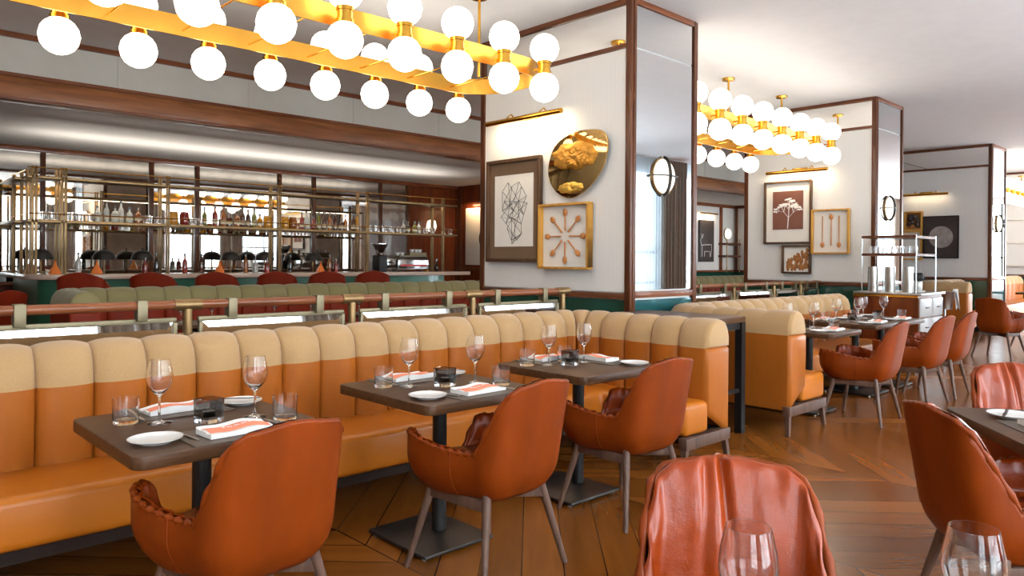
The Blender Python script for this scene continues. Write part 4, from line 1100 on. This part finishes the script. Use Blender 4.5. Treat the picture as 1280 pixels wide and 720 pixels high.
G().box(2.04, 9.28, 11.36, 11.74, 2.42, 2.455).obj('shelf_board', 'brass_dark', ET, bevel=.003)
G().box(1.96, 2.30, 11.75, 12.8, 1.835, 1.875).obj('shelf_board', 'brass_dark', ET, bevel=.003)
G().box(1.96, 2.30, 11.75, 12.8, 2.42, 2.455).obj('shelf_board', 'brass_dark', ET, bevel=.003)
for z in (1.955, 2.56):
    G().rod((2.04, 11.36, z), (9.28, 11.36, z), .008, n=8).rod((2.1, 11.75, z), (2.1, 12.8, z), .008, n=8).obj('guard_rail', 'brass', ET)
area('shelf_uplight', (5.6, 11.55, 2.475), 7.0, .06, 40, (1, .93, .84), rot=(PI, 0, 0), parent=ET)
area('shelf_downlight', (5.6, 11.5, 2.415), 7.0, .04, 22, (1, .86, .66), rot=(0, 0, 0), parent=ET)
ZS = 1.8755
BP = {
 'tall': [(0, 0), (.036, 0), (.038, .01), (.038, .17), (.03, .20), (.014, .225), (.013, .28), (.016, .282), (.016, .30), (0, .30)],
 'squat': [(0, 0), (.048, 0), (.05, .012), (.05, .12), (.038, .155), (.016, .17), (.015, .21), (.02, .212), (.02, .235), (0, .235)],
 'decanter': [(0, 0), (.03, 0), (.055, .02), (.058, .08), (.03, .14), (.016, .17), (.016, .22), (.024, .225), (.024, .255), (0, .26)]}
BM = {}
def bottle(kind, col, x, y, z, label, lab=True, sc=1., cap='dark'):
    k = (kind, col, lab)
    if k not in BM:
        prof = BP[kind]
        body = G().lathe(prof[:-3], 16).mesh('bottle', 'b_' + col, smooth=50)
        z0 = prof[-4][1]; capm = G().lathe([(0, z0 - .004), (.0185, z0 - .004), (.0185, z0 + .03), (0, z0 + .03)], 12).mesh('stopper', 'b_dark')
        r = prof[2][0] + .0012; lm = G().lathe([(r, .04), (r, .10)], 16).mesh('paper_label', 'label', fix=False) if lab else None
        BM[k] = (body, capm, lm)
    b, c, l = BM[k]
    o = link('bottle', b, None, (x, y, z)); o.scale = (sc,) * 3; tag(o, label, 'bottle', 'bottles on the bar shelf')
    link('stopper', c, o)
    if l: link('paper_label', l, o)
rb = random.Random(4)
LBL = {'clear': 'clear glass', 'amber': 'amber', 'brown': 'dark brown', 'red': 'red', 'gold': 'golden yellow', 'olive': 'olive green', 'dark': 'black'}
BAYS = [('bay with clear bottles', [(2.90, 'clear', 'squat'), (3.02, 'clear', 'tall'), (3.12, 'clear', 'squat'), (3.22, 'clear', 'tall'), (3.33, 'clear', 'squat'), (3.44, 'amber', 'squat')]),
        ('bay of mixed spirits', [(4.38, 'olive', 'tall'), (4.54, 'red', 'tall'), (4.70, 'amber', 'tall'), (4.79, 'brown', 'squat'), (4.90, 'amber', 'squat'), (5.0, 'brown', 'tall'), (5.10, 'brown', 'tall'), (5.19, 'olive', 'tall'), (5.28, 'gold', 'squat')]),
        ('bay of dark liqueurs', [(6.02, 'red', 'tall'), (6.13, 'clear', 'tall'), (6.24, 'red', 'decanter'), (6.36, 'olive', 'tall'), (6.46, 'brown', 'tall'), (6.55, 'amber', 'tall'), (6.66, 'brown', 'tall'), (6.76, 'brown', 'squat'), (6.88, 'amber', 'tall'), (6.99, 'brown', 'tall'), (7.08, 'gold', 'tall')]),
        ('bay before the wood panelling', [(8.10, 'clear', 'decanter'), (8.24, 'dark', 'squat'), (8.36, 'olive', 'squat'), (8.47, 'clear', 'squat')])]
for bay, items in BAYS:
    cnt = {}
    for x, c, k in items:
        n_ = cnt.get((c, k), 0); cnt[c, k] = n_ + 1
        bottle(k, c, x, 11.53 + .05 * rb.uniform(-1, 1), ZS, '%s %s %s bottle on the shelf, %s' % (ORD[n_], LBL[c], {'tall': 'slim', 'squat': 'squat', 'decanter': 'round-bellied'}[k], bay), sc=rb.uniform(.92, 1.04))
for i, (x, c) in enumerate(((3.92, 'gold'), (4.08, 'red'), (5.40, 'gold'), (5.70, 'gold'), (5.84, 'amber'))):
    o = link('glass_jar', G().lathe([(0, 0), (.062, 0), (.068, .02), (.068, .15), (.056, .18), (.06, .195), (0, .2)], 20).mesh('glass_jar', 'b_' + c), None, (x, 11.5, ZS))
    tag(o, ['wide golden jar beside the second brass post of shelving', 'wide red jar next to the golden jar', 'wide golden jar before the middle brass post', 'wide golden jar just past the middle brass post', 'amber jar past the middle brass post'][i], 'jar', 'jars on the bar shelf')
TS = G().lathe([(0, 0), (.036, 0), (.042, .10), (.040, .10), (.034, .012), (0, .01)], 14).mesh('tumbler', 'glass', smooth=50)
def shelf_glasses(xs, bay, y0=11.5):
    for k, x in enumerate(xs):
        put('tumbler', TS, x, y0 + .12 * (k % 2) - .04, ZS, 'shelf tumbler, %s of the %s' % (ORD[k % 12], bay), 'tumbler', 'tumblers on the bar shelf', sc=rb.uniform(1., 1.25))
shelf_glasses([2.22, 2.29, 2.36], 'corner post glasses')
shelf_glasses([2.52, 2.59, 2.66, 2.73, 2.80], 'glasses before clear bottles')
shelf_glasses([3.54, 3.61, 3.68, 3.74], 'glasses after clear bottles')
shelf_glasses([4.18, 4.25, 4.31], 'glasses after the red jar')
shelf_glasses([7.32, 7.40, 7.48, 7.56, 7.64, 7.72, 7.80, 7.88, 7.96], 'glasses after dark liqueurs')
shelf_glasses([8.58, 8.66, 8.74, 8.82, 9.02, 9.1, 9.18], 'glasses before wood wall')
# things standing on the counter
CONE = [(0, 0), (.068, 0), (.074, .012), (.06, .05), (.022, .12), (.012, .15), (.014, .165), (0, .17)]
for i, (x, y) in enumerate(((2.17, 11.9), (2.33, 11.22), (2.82, 11.2), (4.5, 11.2), (6.2, 11.2))):
    o = thing('table_lamp', 'small glowing copper cone lamp on the bar, %s from the rounded counter corner' % ORD[i], 'lamp', (x, y, 1.1505), group='copper cone lamps')
    G().lathe(CONE, 8).obj('copper_cone', 'lamp_glow', o, smooth=20); G().ball((0, 0, .175), .014, 10, 6).obj('finial', 'copper', o)
DOME = [(.17, 0), (.168, .03), (.15, .085), (.11, .13), (.05, .155), (.012, .16), (.012, .19), (0, .195)]
for i, (x, y) in enumerate(((2.45, 12.7), (3.35, 12.9), (3.9, 12.85), (5.35, 12.85), (6.0, 12.9), (6.95, 12.85))):
    zz = 1.1505 if x < 2.6 else .9605
    o = thing('dome_lamp', 'black dome lamp behind the bar, %s from the counter corner' % ORD[i], 'lamp', (x, y, zz), group='black dome lamps')
    h = 1.34 - zz
    G().lathe(DOME + [(0, .15), (.1, .12), (.15, .05), (.16, 0), (.17, 0)], 28, T=Matrix.Translation((0, 0, h))).obj('dome_shade', 'black', o)
    G().lathe([(0, 0), (.07, 0), (.07, .012), (.014, .02), (.012, h + .14), (0, h + .14)], 20).obj('stand', 'brass_dark', o)
for i, (x, c, k) in enumerate(((4.02, 'red', 'tall'), (4.3, 'brown', 'tall'), (4.95, 'amber', 'tall'), (5.15, 'clear', 'squat'), (5.3, 'red', 'squat'), (5.75, 'dark', 'tall'), (6.42, 'amber', 'tall'), (6.6, 'red', 'squat'), (2.62, 'clear', 'tall'), (3.5, 'red', 'squat'), (3.62, 'dark', 'tall'), (8.55, 'gold', 'squat'), (8.72, 'dark', 'decanter'))):
    bottle(k, c, x, 11.3 + .1 * (i % 2), 1.1505, '%s %s bottle standing on the bar counter, %s along from the corner' % (LBL[c], k if k != 'tall' else 'slim', ['fifth', 'sixth', 'seventh', 'eighth', 'ninth', 'tenth', 'eleventh', 'twelfth', 'first', 'third', 'fourth', 'last but one', 'last'][i]), lab=False, sc=.95)
o = thing('coffee_grinder', 'black coffee grinder with funnel hopper on the bar', 'coffee grinder', (7.50, 11.4, 1.1505))
G().box(-.09, .09, -.12, .12, 0, .30).obj('body', 'black', o, bevel=.02)
G().lathe([(.05, .30), (.06, .34), (.145, .50), (.14, .50), (.055, .35), (0, .345)], 24).obj('hopper', 'smoke_glass', o)
G().lathe([(0, .50), (.15, .50), (.15, .515), (0, .525)], 24).obj('lid', 'chrome', o)
o = thing('espresso_machine', 'chrome espresso machine with a red stripe on the bar', 'espresso machine', (8.14, 11.45, 1.1505))
G().box(-.36, .36, -.22, .22, .03, .24).obj('body', 'chrome', o, bevel=.03)
G().box(-.30, .30, -.226, -.221, .10, .135).obj('stripe', plain('red stripe', L(190, 40, 36), .4), o)
G().tube([(-.37, -.2, .02), (-.35, -.2, .22), (-.28, -.2, .265), (.28, -.2, .265), (.35, -.2, .22), (.37, -.2, .02)], .014, 8).obj('handle_rail', 'black', o)
G().box(-.30, .34, -.18, .2, .255, .30).box(-.05, .34, -.16, .18, .30, .36).obj('cup_warmer', 'brass_pale', o, bevel=.01)
for x in (-.3, .3): G().rod((x, 0, 0), (x, 0, .03), .03).obj('foot', 'black', o)
cupm = G().lathe([(0, 0), (.03, 0), (.045, .055), (.042, .055), (.028, .006), (0, .006)], 14).mesh('coffee_cup', 'china')
for i, (dx, dz) in enumerate(((.1, .361), (.2, .361), (.29, .361), (-.22, .301), (-.12, .301))):
    put('coffee_cup', cupm, 8.14 + dx, 11.45, 1.1505 + dz, 'cup on the espresso machine, %s' % ['first on the upper tier', 'middle of the upper tier', 'last on the upper tier', 'outer one on the lower tier', 'inner one on the lower tier'][i], 'cup', 'cups on the espresso machine')

# ------------------------------------------------------------------ drawer cabinet and its rack
o = thing('drawer_cabinet', 'waiter station with brown side and pale grey drawers before second column', 'cabinet', (0, 0, 0))
X0, X1, Y0, Y1 = 10.03, 10.93, 3.17, 3.98
G().box(X0, X1, Y0 + .02, Y1, .08, .97).obj('body', 'panel_wood', o)
G().box(X0 - .01, X1 + .02, Y0 - .02, Y1, .97, 1.0).obj('worktop', 'steel', o, bevel=.003)
G().box(X0 - .012, X0, Y0 + .02, Y1, .945, .968).obj('gold_strip', 'brass', o)
G().box(X0 + .03, X1 - .03, Y0 + .06, Y1, 0, .08).obj('plinth', 'black', o)
for i in range(2):
    for j in range(3):
        xa = X0 + .02 + i * .44; za = (.70, .45, .10)[j]; zb = (.93, .68, .43)[j]
        d = G().box(xa, xa + .42, Y0 - .002, Y0 + .02, za, zb).obj('drawer' if j < 2 else 'door', 'drawer_white', o, bevel=.005)
        G().box(xa + .03, xa + .39, Y0 - .006, Y0 - .002, za + .03, zb - .03).obj('raised_panel', 'drawer_white', d, bevel=.002)
        G().bar((xa + .16, Y0 - .022, (za + zb) / 2), (xa + .26, Y0 - .022, (za + zb) / 2), .012, .012).bar((xa + .17, Y0, (za + zb) / 2), (xa + .17, Y0 - .022, (za + zb) / 2), .01, .01).bar((xa + .25, Y0, (za + zb) / 2), (xa + .25, Y0 - .022, (za + zb) / 2), .01, .01).obj('handle', 'steel_dark', d)
r = thing('wire_rack', 'chrome two-tier rack standing on the waiter station', 'rack', (0, 0, 1.0005))
for x in (10.1, 10.85):
    for y in (3.24, 3.9): G().rod((x, y, 0), (x, y, .74), .009, n=8).obj('post', 'chrome', r)
for z, nm in ((.47, 'shelf_board'), (.70, 'shelf_board')):
    G().box(10.09, 10.12, 3.24, 3.9, z, z + .035).box(10.12, 10.86, 3.24, 3.9, z, z + .012).obj(nm, 'trim', r)
    G().rod((10.1, 3.24, z + .02), (10.85, 3.24, z + .02), .009, n=8).rod((10.1, 3.9, z + .02), (10.85, 3.9, z + .02), .009, n=8).rod((10.85, 3.24, z + .02), (10.85, 3.9, z + .02), .009, n=8).obj('guard_rail', 'chrome', r)
can = G().lathe([(0, 0), (.062, 0), (.064, .01), (.064, .33), (.058, .33), (.058, .02), (0, .02)], 24).mesh('canister', 'steel')
for i, (x, y) in enumerate(((10.16, 3.78), (10.19, 3.58), (10.24, 3.38))):
    put('canister', can, x, y, 1.0005, 'tall steel canister on the waiter station, %s' % ['deepest against the column', 'middle of the row', 'closest to the drawers'][i], 'canister', 'steel canisters')
for i in range(6):
    put('tumbler', TS, 10.19 + .02 * (i % 2), 3.30 + .1 * i, 1.483, 'rack tumbler on the chrome rack, %s from the drawer side' % ORD[i], 'tumbler', 'tumblers on the chrome rack', sc=1.15)
o = thing('card_terminal', 'dark card reader on a small stand atop the waiter station', 'card reader', (10.68, 3.4, 1.0005), .3)
G().box(-.13, .13, -.08, .08, 0, .015).box(-.11, .11, -.05, .05, .015, .14).obj('stand', 'steel', o, bevel=.004)
G().box(-.15, .15, -.07, .07, .145, .25).obj('housing', 'black', o, bevel=.03)
G().box(-.11, .14, -.074, -.07, .165, .23).obj('screen', plain('dark blue screen', L(38, 48, 86), .15), o)
# ice bucket on stand
o = thing('wine_cooler', 'steel wine bucket on a tall stand draped with white cloth', 'ice bucket', (12.15, 3.5, 0))
G().lathe([(0, 0), (.16, 0), (.16, .015), (.02, .03), (.016, .70), (0, .70)], 24).obj('stand', 'chrome', o)
G().lathe([(0, .70), (.09, .70), (.125, .95), (.135, .96), (.118, .955), (.085, .715), (0, .712)], 28).obj('bucket', 'steel', o)
def drape(i, j):
    t = i / 11; x = .02 + .2 * t
    return (x, -.14 + .05 * j / 4, .985 - max(0, t - .45) * .5 + .02 * math.sin(j * 1.4 + t * 5))
g = G().grid(12, 5, drape); g2 = G().grid(12, 5, lambda i, j: (drape(i, j)[0], drape(i, j)[1] + .004, drape(i, j)[2] - .008))
c = G().add(g.v, g.f).add(g2.v, g2.f).obj('napkin_cloth', 'linen', o)
o = thing('restaurant_table', 'dark table glimpsed beyond the third column near the side-on chair', 'table', (19.9, 3.75, 0), 0)
G().box(-.9, .9, -.35, .35, .71, .75).obj('tabletop', 'table_wood', o, bevel=.004)
for x in (-.6, .6): G().rod((x, 0, .02), (x, 0, .71), .04).box(x - .2, x + .2, -.2, .2, 0, .02).obj('pedestal', 'black', o)

# ------------------------------------------------------------------ camera, sky, view
F, CX, CY, RO, AL, H = 922., 640., 324.3, .0071, math.radians(46.5), 1.39
fw = Vector((math.cos(AL), math.sin(AL), 0)); rt = Vector((math.sin(AL), -math.cos(AL), 0)); up = Vector((0, 0, 1))
r2 = rt * math.cos(RO) + up * math.sin(RO); u2 = up * math.cos(RO) - rt * math.sin(RO)
cd = D.cameras.new('camera'); cam = D.objects.new('camera', cd); COL.objects.link(cam)
mt = Matrix((r2, u2, -fw)).transposed().to_4x4(); mt.translation = (0, 0, H); cam.matrix_world = mt
cd.sensor_width = 36; cd.lens = 36 * F / 1280; cd.shift_y = -(360 - CY) / 1280; cd.clip_start = .05
sc = bpy.context.scene; sc.camera = cam
w = D.worlds.new('sky'); sc.world = w; w.use_nodes = True
w.node_tree.nodes['Background'].inputs['Color'].default_value = (.80, .90, 1.0, 1)
w.node_tree.nodes['Background'].inputs['Strength'].default_value = 1.2
sc.view_settings.view_transform = 'Standard'; sc.view_settings.look = 'None'; sc.view_settings.gamma = 1; sc.view_settings.use_curve_mapping = False
sc.view_settings.exposure = EXPO
cy = sc.cycles
cy.max_bounces = 12; cy.diffuse_bounces = 5; cy.glossy_bounces = 5; cy.transmission_bounces = 10; cy.transparent_max_bounces = 24
cy.sample_clamp_indirect = 4.; cy.caustics_reflective = False; cy.caustics_refractive = False; cy.blur_glossy = .6
cy.use_denoising = True; cy.use_light_tree = True
